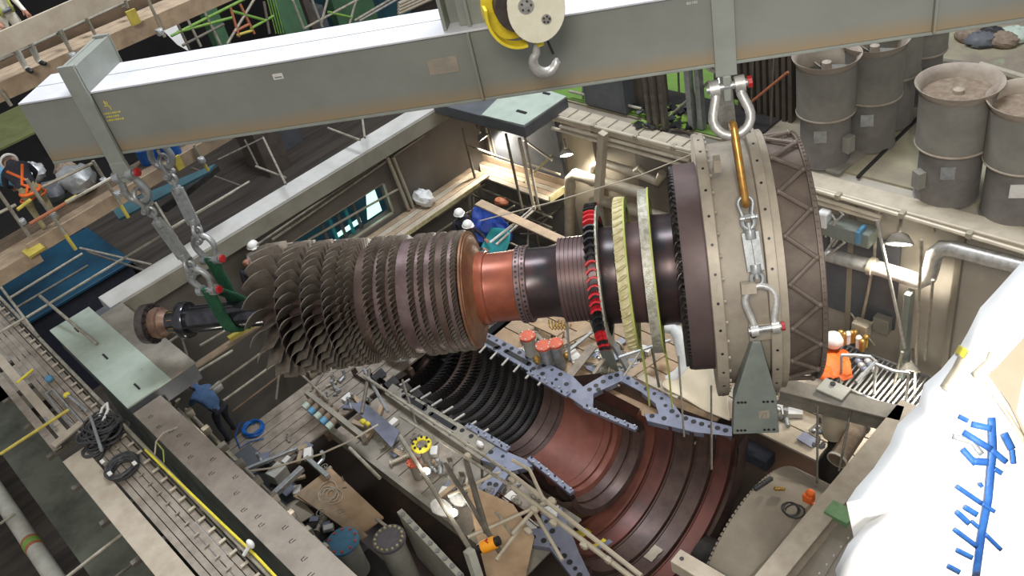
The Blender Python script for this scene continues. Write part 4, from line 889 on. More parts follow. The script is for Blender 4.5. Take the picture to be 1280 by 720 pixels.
for a, b in (((72, 36), (97, 77)), ((76, 37), (93, 74)), ((106, 20), (119, 43)), ((183, -5), (206, 46)), ((0, 112), (14, 132)), ((156, 0), (160, 10))):
    X_ = A.x+(B.x-A.x)*(b[0]+20)/320+.10; sub_tube(s2, 'standard', Xp(a[0], a[1], X_), Xp(b[0], b[1], X_))
for p in ((74, 40), (107, 24), (91, 70), (153, 5), (200, 40)): coup(s2, Zp(p[0], p[1], 9.9))
build('yellow_board_end', G().bar(Zp(161, 24, 9.8), Zp(172, 19, 9.8), .05, .25), M['tubey'], s2)
# tubes and posts seen below the tower
vf = thing('loose_scaffold', 'loose tube scaffold frame over the blue tank and the dark void beyond the coping', 'scaffold', (-19.5, 4, 2))
for i, (a, b, z, m, lab) in enumerate([((13, 372), (103, 317), 4.6, 'tubes', 'upper of the sloping rails over the blue tank'), ((33, 397), (294, 238), 4.4, 'tubes', 'long sloping rail passing from the blue tank to the rigging'), ((-2, 355), (48, 421), 4.5, 'tubes', 'post at the left edge beside the blue tank'),
    ((-5, 418), (30, 398), 4.5, 'tubes', 'short rail end at the left edge above the walkway'), ((186, 240), (221, 297), 4.3, 'tubes', 'post between the two left rigging legs'), ((214, 285), (312, 227), 4.2, 'tubes', 'bright tube pointing at the void between rigging and coping'),
    ((329, 172), (357, 230), 4.4, 'tubes', 'post standing just beyond the cream coping'), ((306, 175), (324, 211), 3.2, 'tubed', 'dark post left of the coping post'), ((272, 200), (330, 172), 3.2, 'tubed', 'dark rail just under the lifting beam'), ((100, 310), (190, 331), 3.6, 'tubes', 'long flat brace sloping down right below the scaffold'),
    ((110, 315), (192, 342), 3.2, 'tubed', 'darker brace parallel below the flat brace'), ((20, 385), (110, 332), 3.9, 'tubed', 'faint rail under the upper sloping rail'), ((240, 210), (300, 232), 3, 'tubed', 'dark short brace behind the farther turnbuckle'), ((320, 208), (357, 222), 4.2, 'tubes', 'short brace meeting the coping post'), ((410, 160), (450, 175), 4.4, 'tubes', 'small brace under the beam right above the coping'), ((453, 148), (456, 172), 4.4, 'tubes', 'short post under the beam above the coping')]):
    sub_tube(vf, 'scaffold_tube', Zp(a[0], a[1], z), Zp(b[0], b[1], z), m)
tk = thing('blue_tank', 'dark blue flat topped tank below the left scaffold', 'tank', (-26, 3, -2.3))
build('tank_top', G().box((-27.2, 3.0, .8), (3.6, 4.2, .1)), M['bluetank'], tk, bevel=.02); build('tank_body', G().box((-27.2, 3.0, -.8), (3.4, 4.0, 3.1)), M['navy'], tk)  # tank colours darkened to hold the shade it lies in
for i in range(7): one('roof_rib', G().bar((-19.6-.55*i, 3.5, -1.2+.02*i), (-19.6-.55*i, 26, -1.2+.02*i), .12, .16), M['tubed' if i % 2 else 'louvre'], 'long dark roof rib running beside the cream coping', 'roof rib', 'roof ribs in the void')
wb('roof_lower', -23.6, -18.7, 3.2, 28, -1.45, -1.3, M['roofl'])
wb('roof_lower', -31, -23.7, 5.2, 28, .2, .4, M['roofl'])
one('yellow_plank', G().bar(Zp(355, 205, -.9), Zp(385, 190, -.9), .1, .04), M['pipe'], 'dull yellow plank in the dark void beyond the coping', 'board')
# load on the lower lift
deck = lambda px, py: Zp(px, py, Z1-.05)
lump('grey_sack', deck(104, 236)+UZ*.22, (.5, .34, .24), 'galv', 'large pale grey sheeted sack on the left scaffold', seed=2)
lump('grey_sack', deck(70, 250)+UZ*.15, (.4, .26, .2), 'slate', 'darker grey sheeted sack left of the pale one', seed=3)
lump('grey_sack', deck(45, 222)+UZ*.12, (.3, .24, .2), 'galv', 'small pale bundle behind the harnessed worker', seed=4)
lump('blue_bundle', deck(15, 228)+UZ*.2, (.3, .3, .25), 'bluec', 'blue bundled sheet at the left edge behind the harnessed worker', seed=5)
lump('brown_sack', deck(88, 222)+UZ*.15, (.3, .22, .2), 'dust', 'brown rumpled sack behind the pale grey sack', seed=6)
one('olive_sheet', G().box(Zp(10, 160, 6.2), (2.4, 1.6, .05)), M['olive'], 'olive green sheet seen at the left edge above the harnessed worker', 'sheet')
for i, (x, y, lab) in enumerate(((196, 205, 'left blue barrel behind the scaffold toe board'), (224, 196, 'right blue barrel behind the scaffold toe board'))):
    c = deck(x, y)+away*.3; t = thing('blue_barrel', lab, 'barrel', c-UZ*.3); build('barrel_body', G().lathe([(-.3, 0), (-.3, .17), (-.15, .19), (.0, .18), (.15, .19), (.27, .17), (.28, .0)], c, UZ, XA, 20), M['bluet'], t); build('barrel_rim', G().tube(loop(c, .175, 20, z=.28), .015, 6, closed=True), M['bluet'], t)
o = one('teal_gangway', G().prism([Zp(140, 262, 5.4), Zp(270, 207, 5.4), Zp(262, 217, 5.4), Zp(150, 276, 5.4)], UZ*.05), M['dullteal'], 'teal sheet edge under the left scaffold boards', 'sheet')
one('dark_girder', G().bar(Zp(205, 262, 5.1), Zp(272, 210, 5.1), .12, .14), M['blk'], 'black girder edge below the teal sheet', 'girder')

# ================================================================== background beyond the beam, top left
bgs = thing('scaffold_lattice', 'lattice of tan, green and orange scaffold tubes behind the beam top', 'scaffold', Xp(300, 45, -24)-UZ*2)
def bx(a, b, X, m, lab, r=.035, nm='lattice_tube'): return sub_tube(bgs, nm, Xp(a[0], a[1], X), Xp(b[0], b[1], X), m, r)
for i, (a, b, m, lab) in enumerate([((254, 12), (276, 56), 'tubes', 'tan post behind the beam top, left of the orange lattice'), ((319, -3), (284, 55), 'tubes', 'tan diagonal brace behind the beam top'), ((221, 28), (237, 62), 'tubed', 'dark post beside the white lit sheet'), ((234, 23), (251, 58), 'tubes', 'dull post right of the white lit sheet'),
    ((214, 45), (309, -3), 'tubeg', 'lime green ledger behind the beam top'), ((222, 40), (290, 22), 'tubeg', 'second green ledger under the lime one'), ((228, 57), (280, 30), 'tubed', 'dark ledger low behind the beam top'), ((290, 14), (330, 25), 'tubeg', 'green tube over the orange lattice'), ((313, 36), (342, 20), 'tubeg', 'short green tube right of the orange lattice'),
    ((288, 9), (299, 46), 'tubeo', 'orange upright left in the lattice'), ((300, 5), (318, 42), 'tubeo', 'orange upright right in the lattice'), ((292, 40), (312, 30), 'tubeo', 'short orange ledger in the lattice'), ((296, 44), (316, 38), 'tubey', 'yellow tube at the foot of the lattice'),
    ((330, 2), (337, 42), 'tubed', 'dark post right of the lattice'), ((366, 0), (380, 36), 'tubes', 'tan post against the green column'), ((389, -3), (403, 34), 'tubes', 'pale post behind the beam, left of the crossing braces'), ((410, -3), (402, 28), 'tubes', 'pale raking tube meeting the pale post'), ((446, -3), (437, 30), 'tubes', 'pale raking tube before the teal machine'),
    ((380, 36), (452, -3), 'tubes', 'long brace rising right behind the beam'), ((443, 26), (492, -3), 'tubes', 'upper of the two parallel bright braces'), ((449, 26), (500, -3), 'vane', 'lower brighter one of the two parallel braces'), ((410, 15), (440, 22), 'tubeg', 'small green tube before the teal machine'), ((500, 0), (503, 20), 'tubed', 'dark post right of the bright braces')]):
    bx(a, b, -24, m, lab, .04)
one('white_lit_sheet', G().prism([Xp(204, 38, -25.5), Xp(222, 29, -25.5), Xp(236, 64, -25.5), Xp(222, 56, -25.5)], (-.05, 0, 0)), M['sheet'], 'white triangular sheet behind the dark post near the beam end', 'sheet')
one('white_lit_sheet', G().prism([Xp(173, 0, -25.5), Xp(210, -6, -25.5), Xp(214, 8, -25.5), Xp(190, 19, -25.5)], (-.05, 0, 0)), M['sheet'], 'white sheet beyond the top edge by the yellow board end', 'sheet')
def column(px0, px1, X, m, lab, w=.5):
    a = Xp((px0+px1)/2, 40, X); wd = abs(Xp(px1, 20, X).y-Xp(px0, 20, X).y); return one('steel_column', G().box((X, a.y, 3), (w, wd, 11)), M[m], lab, 'column', bevel=.02)
column(262, 280, -30, 'greencol', 'narrow dark green column behind the orange lattice')
column(352, 384, -29, 'greencol', 'wide green column behind the beam top')
column(388, 397, -31, 'louvre', 'brown column right of the wide green one')
column(424, 475, -33, 'greencol', 'broad green block behind the bright braces')
column(400, 520, -36, 'bluegreen', 'teal machine side far behind the bright braces')
for i in range(4): bx((334+i*3.2, -2), (345+i*3.2, 42), -28.5, 'tubeg', ('first', 'second', 'third', 'fourth')[i]+' thin green upright from the left before the wide green column', .02)
for i in range(4): tb('cream_plank', Xp(498, 17-i*4, -22+i*.0), Xp(575, -18-i*4, -22), 'woodl', ('lowest', 'second lowest', 'second highest', 'highest')[i]+' cream plank behind the centre lug', .06, 'board')
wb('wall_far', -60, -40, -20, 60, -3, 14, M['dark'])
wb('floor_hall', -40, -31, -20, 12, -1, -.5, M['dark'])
for i in range(6): one('dark_duct', G().box((-27-1.2*i, 11+1.3*i, 1.2), (1.5, .9, 3.2)), M['slate' if i % 2 else 'louvre'], 'dark boxy duct in the shade behind the beam top', 'duct', 'ducts behind the beam', bevel=.03)

# ================================================================== beyond the far right wall
def onroof(px, py, z=3.97): return Zp(px, py, z)
for i, (bx_, by_, rr_, h, lab) in enumerate([(1031, 196, .60, 2.25, 'leftmost big grey vent stack with open blades, nearest the exhaust casing'), (1087, 176, .60, 2.25, 'grey vent stack second from the left, cut by the beam'), (1112, 150, .56, 2.35, 'shaded grey vent stack third from the left'), (1146, 120, .55, 2.3, 'farthest shaded vent stack beside the green roof'),
        (1183, 240, .66, 2.25, 'big grey vent stack with brown litter on its round top'), (1266, 262, .64, 2.2, 'rightmost vent stack cut by the picture edge')]):
    c = onroof(bx_, by_); t = thing('vent_stack', lab, 'vent stack', c, None)
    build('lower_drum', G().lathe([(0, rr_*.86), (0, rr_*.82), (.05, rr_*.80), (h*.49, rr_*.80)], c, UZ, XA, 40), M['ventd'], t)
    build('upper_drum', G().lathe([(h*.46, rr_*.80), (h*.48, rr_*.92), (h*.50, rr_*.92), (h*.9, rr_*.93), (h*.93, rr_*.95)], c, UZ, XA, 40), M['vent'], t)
    build('rolled_rim', G().lathe([(h*.86, rr_*.90), (h*.94, rr_*.94), (h*.985, rr_*1.05), (h, rr_*1.065), (h*.995, rr_*1.02), (h*.95, rr_*.9), (h*.80, rr_*.86)], c, UZ, XA, 40), M['ventr'], t)
    build('joint_ring', G().lathe([(h*.475, rr_*.94), (h*.485, rr_*.95), (h*.495, rr_*.93)], c, UZ, XA, 40), M['ventr'], t)
    if i in (4, 5): build('litter_disc', G().lathe([(h*.90, 0), (h*.905, rr_*.5), (h*.90, rr_*.9)], c, UZ, XA, 30), M['dust'], t)
    else: build('throat_floor', G().lathe([(h*.72, 0), (h*.72, rr_*.9)], c, UZ, XA, 30), M['dust'], t)
    build('hub', G().lathe([(h*.7, .1), (h*.93, .09), (h*.95, 0)], c, UZ, XA, 14), M['ventr'], t)
    if i not in (4, 5):
        for k in range(4):
            a = PI/4+PI/2*k; dv = Vector((math.cos(a), math.sin(a), 0)); g = G().bar(c+UZ*(h*.84)+dv*.08, c+UZ*(h*.80)+dv*rr_*.85, .26, .02, UZ+dv.cross(UZ)*.9); build('fan_blade', g, M['vent'], t)
    if i in (0, 1, 4, 5):
        a = math.radians(-60); dv = Vector((math.cos(a), math.sin(a), 0)); tg = dv.cross(UZ); build('paper_label', G().box(c+dv*rr_*.805+UZ*h*.33+tg*.1, (.02, .24, .26), (dv, tg, UZ)), M['label' if i in (5,) else 'galv'], t)
    if i in (0, 4):
        a = math.radians(-10 if i == 0 else -120); dv = Vector((math.cos(a), math.sin(a), 0)); build('switch_box', G().box(c+dv*(rr_*.80+.08)+UZ*h*.22, (.16, .2, .34), (dv, dv.cross(UZ), UZ)), M['vent'], t, bevel=.01)
for i, (a, b, lab) in enumerate([((1072, 222), (1150, 145), 'dark seam strip on the roof between vents'), ((1040, 216), (1075, 190), 'pale low kerb by the leftmost vent')]):
    one('roof_strip', G().bar(onroof(*a), onroof(*b), .06 if i == 0 else .3, .05), M['blk' if i == 0 else 'conc'], lab, 'strip')
tb('roof_pipe', onroof(1225, 82, 4.1), onroof(1285, 100, 4.1), 'pipe', 'pale pipe lying on the green roof at the right', .1, 'pipe')
tb('roof_pipe', onroof(1160, 75, 4.1), onroof(1230, 84, 4.1), 'tubed', 'darker pipe on the green roof behind the vents', .08, 'pipe')
for i in range(5): lump('roof_debris', onroof(1212+i*14, 44+(i % 2)*6, 4.05), (.35, .3, .18), ('dust', 'slate', 'casedk', 'dust', 'mint')[i], ('first', 'second', 'third', 'fourth', 'fifth')[i]+' lump from the left in the debris at the top right', 'debris', seed=20+i)
g = G(); x0 = onroof(938, 190); 
lv = thing('louvre_wall', 'brown louvred wall standing behind the exhaust casing top', 'louvre wall', (-10.5, 15.4, 3.95))
yl = 15.4
for i in range(9):
    p = Yp(930+i*7.5, 190, yl); build('louvre_post', G().box((p.x, yl, 6.3), (.09, .16, 4.8)), M['louvre'], lv)
for k in range(18): build('louvre_slat', G().bar((Yp(932, 190, yl).x, yl+.12, 4.1+k*.25), (Yp(992, 190, yl).x, yl+.12, 4.1+k*.25), .03, .12, Vector((0, 1, .8))), M['casebr'], lv)
build('louvre_back', G().box(((Yp(932, 190, yl).x+Yp(992, 190, yl).x)/2, yl+.35, 6.3), (3.1, .05, 4.8)), M['dark'], lv)
wb('floor_green', -19, -9.7, 14.15, 24, 3.96, 3.98, M['grass'])
wb('floor_dark', -14.2, -9.6, 14.5, 15.5, 3.985, 3.995, M['dark'])
bxx = thing('dark_cabinet', 'dark cabinet with dusty top beyond the far wall ledge', 'cabinet', Zp(752, 140, 4)); p = Zp(752, 140, 4.0)  # top is only a tan plate, lighter than the body
build('cabinet_body', G().box(p+Vector((0, .6, .55)), (1.3, .9, 1.1)), M['slate'], bxx, bevel=.01); build('dusty_top', G().box(p+Vector((0, .6, 1.12)), (1.32, .92, .03)), M['wood'], bxx)  # top plate tan, lighter than the cabinet body
for i, x in enumerate((731, 741, 751)): tb('thin_post', Yp(x-2, 106, 14.3), Vector((Yp(x+1, 143, 14.3).x, 14.3, 3.98)), 'galv', ('left', 'middle', 'right')[i]+' one of three thin pale posts before the dark cabinet', .03, 'post')
tb('scaffold_tube', Yp(712, 114, 14.2), Yp(802, 136, 14.2), 'tubes', 'pale rail in front of the dark cabinet beyond the ledge', .035)
one('brown_column', G().box(Zp(790, 150, 4)+Vector((0, .8, 1.6)), (.62, .5, 3.2)), M['louvre'], 'brown square column right of the dark cabinet', 'column', bevel=.02)
for i, (x, w_) in enumerate(((856, .13), (868, .13), (812, .12), (822, .10), (893, .12), (905, .1), (804, .08))):
    c = Zp(x, 168, 4.0); m = 'galv' if i < 2 else 'tubed'; one('slender_column', G().box(c+Vector((0, .3, 1.7)), (w_, .16, 3.4)), M[m], ['pale slender column right of the leaning pole', 'second pale slender column nearest the beam sling', 'dark slender column beside the brown column', 'thin dark column beside the lime floor patch', 'dark upright left of the louvred wall', 'thinner dark upright touching the louvred wall', 'very thin dark upright next to the brown column'][i], 'column', bevel=.005)
tb('leaning_pole', Yp(834, 148, 14.4), Yp(886, 102, 14.4), 'tubes', 'pale pole leaning towards the big shackle behind the casing', .035, 'pole')
tb('leaning_pole', Yp(930, 135, 14.9), Yp(985, 90, 14.9), 'tubeo', 'brown pole leaning across the louvred wall', .03, 'pole')
for i in range(46):
    x = random.uniform(796, 862); y = random.uniform(128, 162); c = Zp(x, y, 4.02); an = random.uniform(0, PI); pl = [c+Vector((math.cos(an+k*1.2)*random.uniform(.05, .17), math.sin(an+k*1.2)*random.uniform(.05, .17), random.uniform(0, .14))) for k in range(5)]
    one('netting_scrap', G().prism(pl, (0, 0, .02)), M['foliage' if i % 3 == 0 else 'blk'], 'lime or black netting scrap on the floor beyond the ledge', 'netting', 'netting scraps')
for i in range(10):
    a = Vector((-12.6+.33*i, 15.0+.25*(i % 3), 4.0)); one('stored_upright', G().tube([a, a+Vector((.05, .1, random.uniform(1.2, 2.4)))], .025, 6), M['tubed'], 'thin scaffold upright stored beyond the far wall', 'upright', 'uprights stored beyond the far wall')

# ================================================================== scaffold platforms in the far corner
cp_ = thing('corner_platform', 'scaffold board platform wrapping the far corner of the pit', 'scaffold', (-16.2, 12.6, 1.2))
zc = 1.5
q = [Zp(598, 200, zc), Zp(713, 237, zc), Zp(688, 254, zc), Zp(603, 223, zc)]
for i in range(4):
    f0, f1 = i/4+.01, (i+1)/4-.01; pl = [q[0].lerp(q[3], f0), q[1].lerp(q[2], f0), q[1].lerp(q[2], f1), q[0].lerp(q[3], f1)]; build('deck_board', G().prism(pl, UZ*.05), M['woodl' if i % 2 else 'wood'], cp_)
build('toe_board', G().bar(q[0]+UZ*.15, q[1]+UZ*.15, .04, .22), M['wood'], cp_); build('yellow_toe_board', G().bar(q[1]+UZ*.12, q[2]+UZ*.12, .04, .2), M['wrap'], cp_)
for i in range(4): build('deck_board', G().box((-18.15+.22*i, 9.7, 1.62), (.20, 6.6, .05)), M['woodl' if i % 2 else 'wood'], cp_)
build('yellow_toe_board', G().bar((-17.4, 6.5, zc+.08), (-17.4, 12.6, zc+.08), .03, .12), M['wrap'], cp_)
for a, b, z, m, r in (((632, 167), (653, 262), 2.6, 'tubed', .035), ((649, 173), (668, 262), 2.6, 'pipel', .045), ((656, 172), (674, 262), 2.6, 'tubes', .035), ((578, 160), (594, 224), 2.6, 'tubed', .035), ((608, 160), (616, 196), 2.7, 'pipel', .035), ((613, 160), (621, 198), 2.7, 'tubes', .035), ((692, 140), (702, 218), 2.8, 'pipel', .045)):
    X_ = Zp(b[0], b[1], z-1).x; sub_tube(cp_, 'standard', Xp(a[0], a[1], X_), Xp(b[0], b[1], X_), m, r)
for a, b, z, m in (((497, 222), (577, 168), 2.6, 'tubes'), ((545, 272), (606, 230), 1.2, 'tubes'), ((545, 292), (600, 256), .8, 'tubes'), ((575, 225), (690, 272), 1.0, 'tubes'), ((590, 243), (690, 285), .8, 'tubed'), ((580, 180), (640, 202), 2.3, 'tubes'), ((655, 228), (694, 190), 2.4, 'wrap'), ((660, 205), (700, 218), 2.2, 'pipel'), ((620, 306), (668, 262), 1.2, 'vane'),
                    ((340, 300), (560, 148), 3.3, 'tubes'), ((320, 307), (560, 143), 3.45, 'tubed'), ((385, 300), (500, 235), 2.4, 'pipe'), ((660, 262), (700, 250), .8, 'tubes'), ((670, 285), (705, 255), .8, 'tubed'), ((600, 250), (612, 282), 1, 'tubed'), ((655, 175), (690, 200), 2.9, 'pipe')):
    sub_tube(cp_, 'ledger', Zp(a[0], a[1], z), Zp(b[0], b[1], z), m, .032)
sub_tube(cp_, 'wall_post', Xp(484, 196, -18.15), Xp(511, 262, -18.15), 'pipe', .05); sub_tube(cp_, 'wall_post', Xp(491, 196, -18.15), Xp(517, 260, -18.15), 'pipe', .05)
for i in range(16):
    a = Zp(random.uniform(600, 700), random.uniform(228, 300), .3); dv = Vector((random.choice((1, 0, .5)), random.choice((0, 1, -.6)), random.uniform(-.3, .5))).normalized()*random.uniform(.8, 1.8); sub_tube(cp_, 'brace', a, a+dv, 'tubed' if i % 2 else 'tubes', .028)
plank(Zp(598, 253, 2.0), Zp(712, 305, 1.9), .26, 'wood', 'long pale plank sloping over the blue tarpaulin to the rotor')
lump('white_bag', Zp(526, 246, 1.86)+Vector((.12, 0, 0)), (.36, .24, .24), 'white', 'crumpled clear white plastic bag on the wall scaffold board', 'bag', 8)
cloth('blue_tarpaulin', [Zp(590, 258, 1.6), Zp(628, 262, 1.6), Zp(640, 300, .9), Zp(592, 300, .9)], .12, 'blue', 'crumpled blue tarpaulin behind the two helmeted workers')
cloth('teal_sheet', [Zp(612, 282, 1.3), Zp(640, 286, 1.3), Zp(634, 318, .8), Zp(598, 316, .8)], .03, 'teal', 'flat teal sheet in front of the blue tarpaulin', nu=3, nv=3)
lump('orange_cloth', Zp(627, 252, 1.1), (.25, .16, .1), 'tubeo', 'small orange cloth under the corner platform', 'cloth', 9)
one('thin_rope', G().tube([Zp(600, 276, 3.0), Zp(700, 250, 3.6), Zp(800, 219, 4.2), Zp(872, 190, 5.0)], .014, 6), M['rope'], 'thin taut rope running from the workers to the exhaust casing', 'rope')
# ================================================================== pit floor level
dk = thing('pit_deck', 'grey plank deck between the near wall and the open casing', 'deck', (-16, 5.5, -.4))
for i in range(6): build('deck_plank', G().box((-16.9+.30*i, 5.7+random.uniform(-.1, .1)+.1*i, -.22), (.275, 5.2, .06)), M['woodg'], dk, bevel=.005)
for i in range(4): build('deck_beam', G().box((-16.1, 3.6+1.3*i, -.36), (1.9, .12, .2)), M['woodd'], dk)
dk = thing('casing_side_deck', 'dusty deck along the near side of the open casing', 'deck', (-12, 5.9, -.4))
for i in range(8):
    x0 = -15.1+.80*i; build('deck_plate', G().box((x0+.4, 5.85, -.25), (.77, 1.6, .05)), M[('woodg', 'conc', 'ledge')[i % 3]], dk, bevel=.004)
build('edge_beam', G().box((-12.0, 5.02, -.33), (6.4, .14, .3)), M['conc'], dk)
dk = thing('far_deck', 'brown plank deck between the open casing and the right wall', 'deck', (-11.5, 11.3, -.5))
for i in range(9): build('deck_plank', G().box((-11.2, 9.75+.44*i, -.35), (6.2, .41, .06)), M['wood' if i % 3 else 'ply'], dk, bevel=.005)
lk = thing('ledge_deck', 'dark steel deck at the foot of the near wall carrying the plywood and loose fittings', 'deck', (-12.8, 2.9, -.2))
for i in range(7): build('deck_plate', G().box((-15.8+.95*i, 2.80, .02), (.92, 1.35, .05)), M['casedk' if i % 2 else 'slate'], lk)
for i in range(5): build('deck_leg', G().box((-15.6+1.4*i, 3.3, -1.1), (.1, .1, 2.2)), M['tubed'], lk)
wb('floor_step', -18.2, -15.3, 8.6, 13.7, -1.2, -1.0, M['slate'])
# rails and boards left of the rotor, above the worker
wr = thing('guard_rails', 'tube guard rails round the plank deck above the blue jacketed worker', 'scaffold', Zp(290, 500, -.2))
for a, b, z, m, lab in (((200, 493), (291, 438), 2.6, 'tubes', 'rail passing just above the blue jacketed worker'), ((262, 487), (331, 438), 1.6, 'tubes', 'rail right behind the blue jacketed worker'), ((279, 501), (355, 446), 1.2, 'tubes', 'lower rail right of the blue jacketed worker'), ((290, 515), (357, 464), .1, 'woodd', 'dark board edge beyond the plank deck'), ((348, 440), (410, 500), .6, 'tubes', 'tube under the lower rotor blades'), ((355, 412), (345, 500), .6, 'tubed', 'dark strut below the first rotor blades'), ((170, 455), (245, 405), 3.2, 'tubes', 'tube under the shaft coupling'), ((250, 432), (330, 385), 2.6, 'tubes', 'tube passing under the shaft'), ((237, 455), (226, 420), 3.3, 'tubed', 'thin dark line hanging from the shaft coupling')):
    sub_tube(wr, 'rail_tube', Zp(a[0], a[1], z), Zp(b[0], b[1], z), m)
plank(Zp(229, 468, 2.4), Zp(335, 398, 2.4), .2, 'wood', 'long plank sloping up right above the blue jacketed worker')
plank(Zp(286, 424, 2.6), Zp(322, 402, 2.6), .12, 'tubey', 'short yellow timber under the polished shaft', .1)
plank(Zp(222, 500, 1.9), Zp(214, 515, .6), .12, 'woodl', 'upright timber at the left of the blue jacketed worker')
for i, (a, b, z) in enumerate((((222, 512), (415, 712), 3.0), ((232, 512), (420, 700), 2.6), ((205, 505), (400, 708), 3.6))): tb('ledge_rail', Zp(a[0], a[1], z), Zp(b[0], b[1], z), 'tubes', ('middle', 'lowest', 'topmost')[i]+' of the rails running inside the marked ledge', .04, 'rail')
for i in range(9):
    p = Zp(232+i*21, 520+i*21.5, 2.9); one('rail_bracket', G().box(p, (.12, .34, .16)).box(p-UZ*.2, (.05, .06, .3)), M['conc'], 'rusty bracket between the ledge rails', 'bracket', 'brackets between the ledge rails', bevel=.01)
small(Zp(243, 553, 2.9), 'small bright lamp on the ledge rails below the blue jacketed worker'); small(Zp(356, 658, 2.9), 'small bright lamp on the ledge rails left of the vessels')
small(Zp(566, 642, .35), 'small bright lamp on the casing side deck near the lantern', 15)
small(Zp(532, 590, .35), 'small bright lamp beside the red cap on the casing side deck', 10)
one('rope_line', G().tube([Zp(290, 592, 2.6), Zp(340, 585, 2.2), Zp(400, 568, 1.8), Zp(440, 550, 1.5), Zp(472, 531, 1.2)], .02, 6), M['rope'], 'pale rope slung from the ledge rails to the casing side deck', 'rope')
coil('blue_hose_coil', Zp(318, 537, -.18), .26, 7, .022, M['bluet'], 'bright blue hose coil on the grey plank deck', 'hose coil', .02, .012)
one('blue_hose', G().tube([Zp(*p, -.15) for p in ((318, 530), (300, 528), (294, 545), (300, 560), (312, 552), (330, 548))], .014, 6), M['bluet'], 'loose blue hose end beside the coil', 'hose')
# manifold with blue caps
mf = thing('pipe_manifold', 'row of five brown pipe stubs with pale blue caps', 'manifold', Zp(405, 515, -.2))
for i in range(5):
    c = Zp(383+i*7.3, 508+i*6.2, .35); build('pipe_stub', G().tube([c+Vector((.0, .40, .08)), c+Vector((0, .05, .02))], .085, 12), M['dust'], mf); build('stub_cap', G().tube([c+Vector((0, .07, .02)), c-Vector((0, .07, .0))], .09, 12), M['bluec' if i % 2 else 'mint'], mf)
build('manifold_beam', G().bar(Zp(384, 492, .4), Zp(455, 548, .4), .12, .2), M['conc'], mf)
o = one('blue_grey_plate', G().prism([Zp(440, 509, .05), Zp(453, 502, .05), Zp(500, 541, .05), Zp(490, 561, .05)], UZ*.05), M['bflange'], 'blue grey steel plate lying on the casing side deck', 'plate', bevel=.005)
g = G(); c = Zp(454, 527, .15); g.ball(c, (.09, .07, .07)).ball(c+Vector((.15, .02, 0)), (.07, .06, .06)); one('yellow_black_tool', g, M['yellow'], 'small yellow tool on the blue grey plate', 'tool')
yr = thing('yellow_ring_flange', 'yellow ring flange standing up from the casing side deck', 'flange', Zp(527, 556, .2)); c = Zp(527, 556, .5)
build('ring', G().tube(loop(c, .17, 20), .06, 8, closed=True), M['yellow'], yr); build('hub', G().lathe([(-.5, .1), (0.02, .1), (.03, 0)], c, UZ, XA, 14), M['conc'], yr)
for k in range(8): build('ring_bolt', G().disc(c+Vector((.17*math.cos(k*PI/4), .17*math.sin(k*PI/4), .04)), UZ, .03, .04, 6), M['blk'], yr)
def capped(P, r, h, cap, body, lab, nb=8, boltm='blk'):
    P = Vector(P); t = thing('capped_vessel', lab, 'vessel', P-UZ*h)
    build('vessel_body', G().lathe([(-h, r*.80), (-.12, r*.80), (-.10, r*.98), (-.05, r)], P, UZ, XA, 28), M[body], t); build('cover', G().lathe([(-.06, r*1.02), (0, r*1.02), (.005, 0)], P, UZ, XA, 28), M[cap], t)
    for k in range(nb): a = 2*PI*k/nb; build('cover_bolt', G().disc(P+Vector((r*.85*math.cos(a), r*.85*math.sin(a), 0)), UZ, r*.085, .03, 6), M[boltm], t)
    return t
capped(Zp(428, 676, 1.0), .31, 2.6, 'bluec', 'ivory', 'upright ivory vessel with a blue bolted cover', 10, 'orangel'); capped(Zp(486, 673, 1.0), .31, 2.6, 'greyc', 'ivory', 'upright ivory vessel with a grey cover and yellow bolts', 16, 'wrap')
capped(Zp(516, 577, .3), .14, .5, 'orangel', 'conc', 'small pipe with a red cap beside the yellow ring flange', 6)
capped(Zp(659, 419, .6), .19, .8, 'orangel', 'ivory', 'left one of three white cans with red caps by the rotor', 6, 'white'); capped(Zp(679, 431, .5), .19, .8, 'orangel', 'galv', 'middle one of three cans with red caps by the rotor', 6, 'white'); capped(Zp(694, 428, .5), .18, .8, 'orangel', 'galv', 'right one of three cans with red caps by the rotor', 6, 'white')
o = one('plywood_sheet', G().prism([Zp(414, 586, .3), Zp(480, 648, .3), Zp(455, 667, .3), Zp(367, 622, .3)], UZ*.05), M['ply'], 'large stained plywood sheet beside the dark pit', 'plywood', bevel=.004)
one('plywood_sheet', G().prism([Zp(388, 605, .36), Zp(460, 670, .36), Zp(452, 676, .36), Zp(372, 620, .36)], UZ*.03), M['wood'], 'narrow plywood strip on the near edge of the large sheet', 'plywood', bevel=.004)
one('plywood_sheet', G().prism([Zp(374, 623, .1), Zp(394, 644, .1), Zp(374, 656, .1), Zp(356, 634, .1)], UZ*.04), M['woodl'], 'small clean plywood square left of the large sheet', 'plywood', bevel=.004)
g = G()
for i in range(5): g.tube(loop(Zp(414+random.uniform(-6, 6), 617+random.uniform(-4, 4), .38), random.uniform(.15, .3), 22, .7, random.uniform(0, 3), .01), .012, 5, closed=True)
one('white_rope', g, M['rope'], 'loose white rope loops on the large plywood sheet', 'rope')
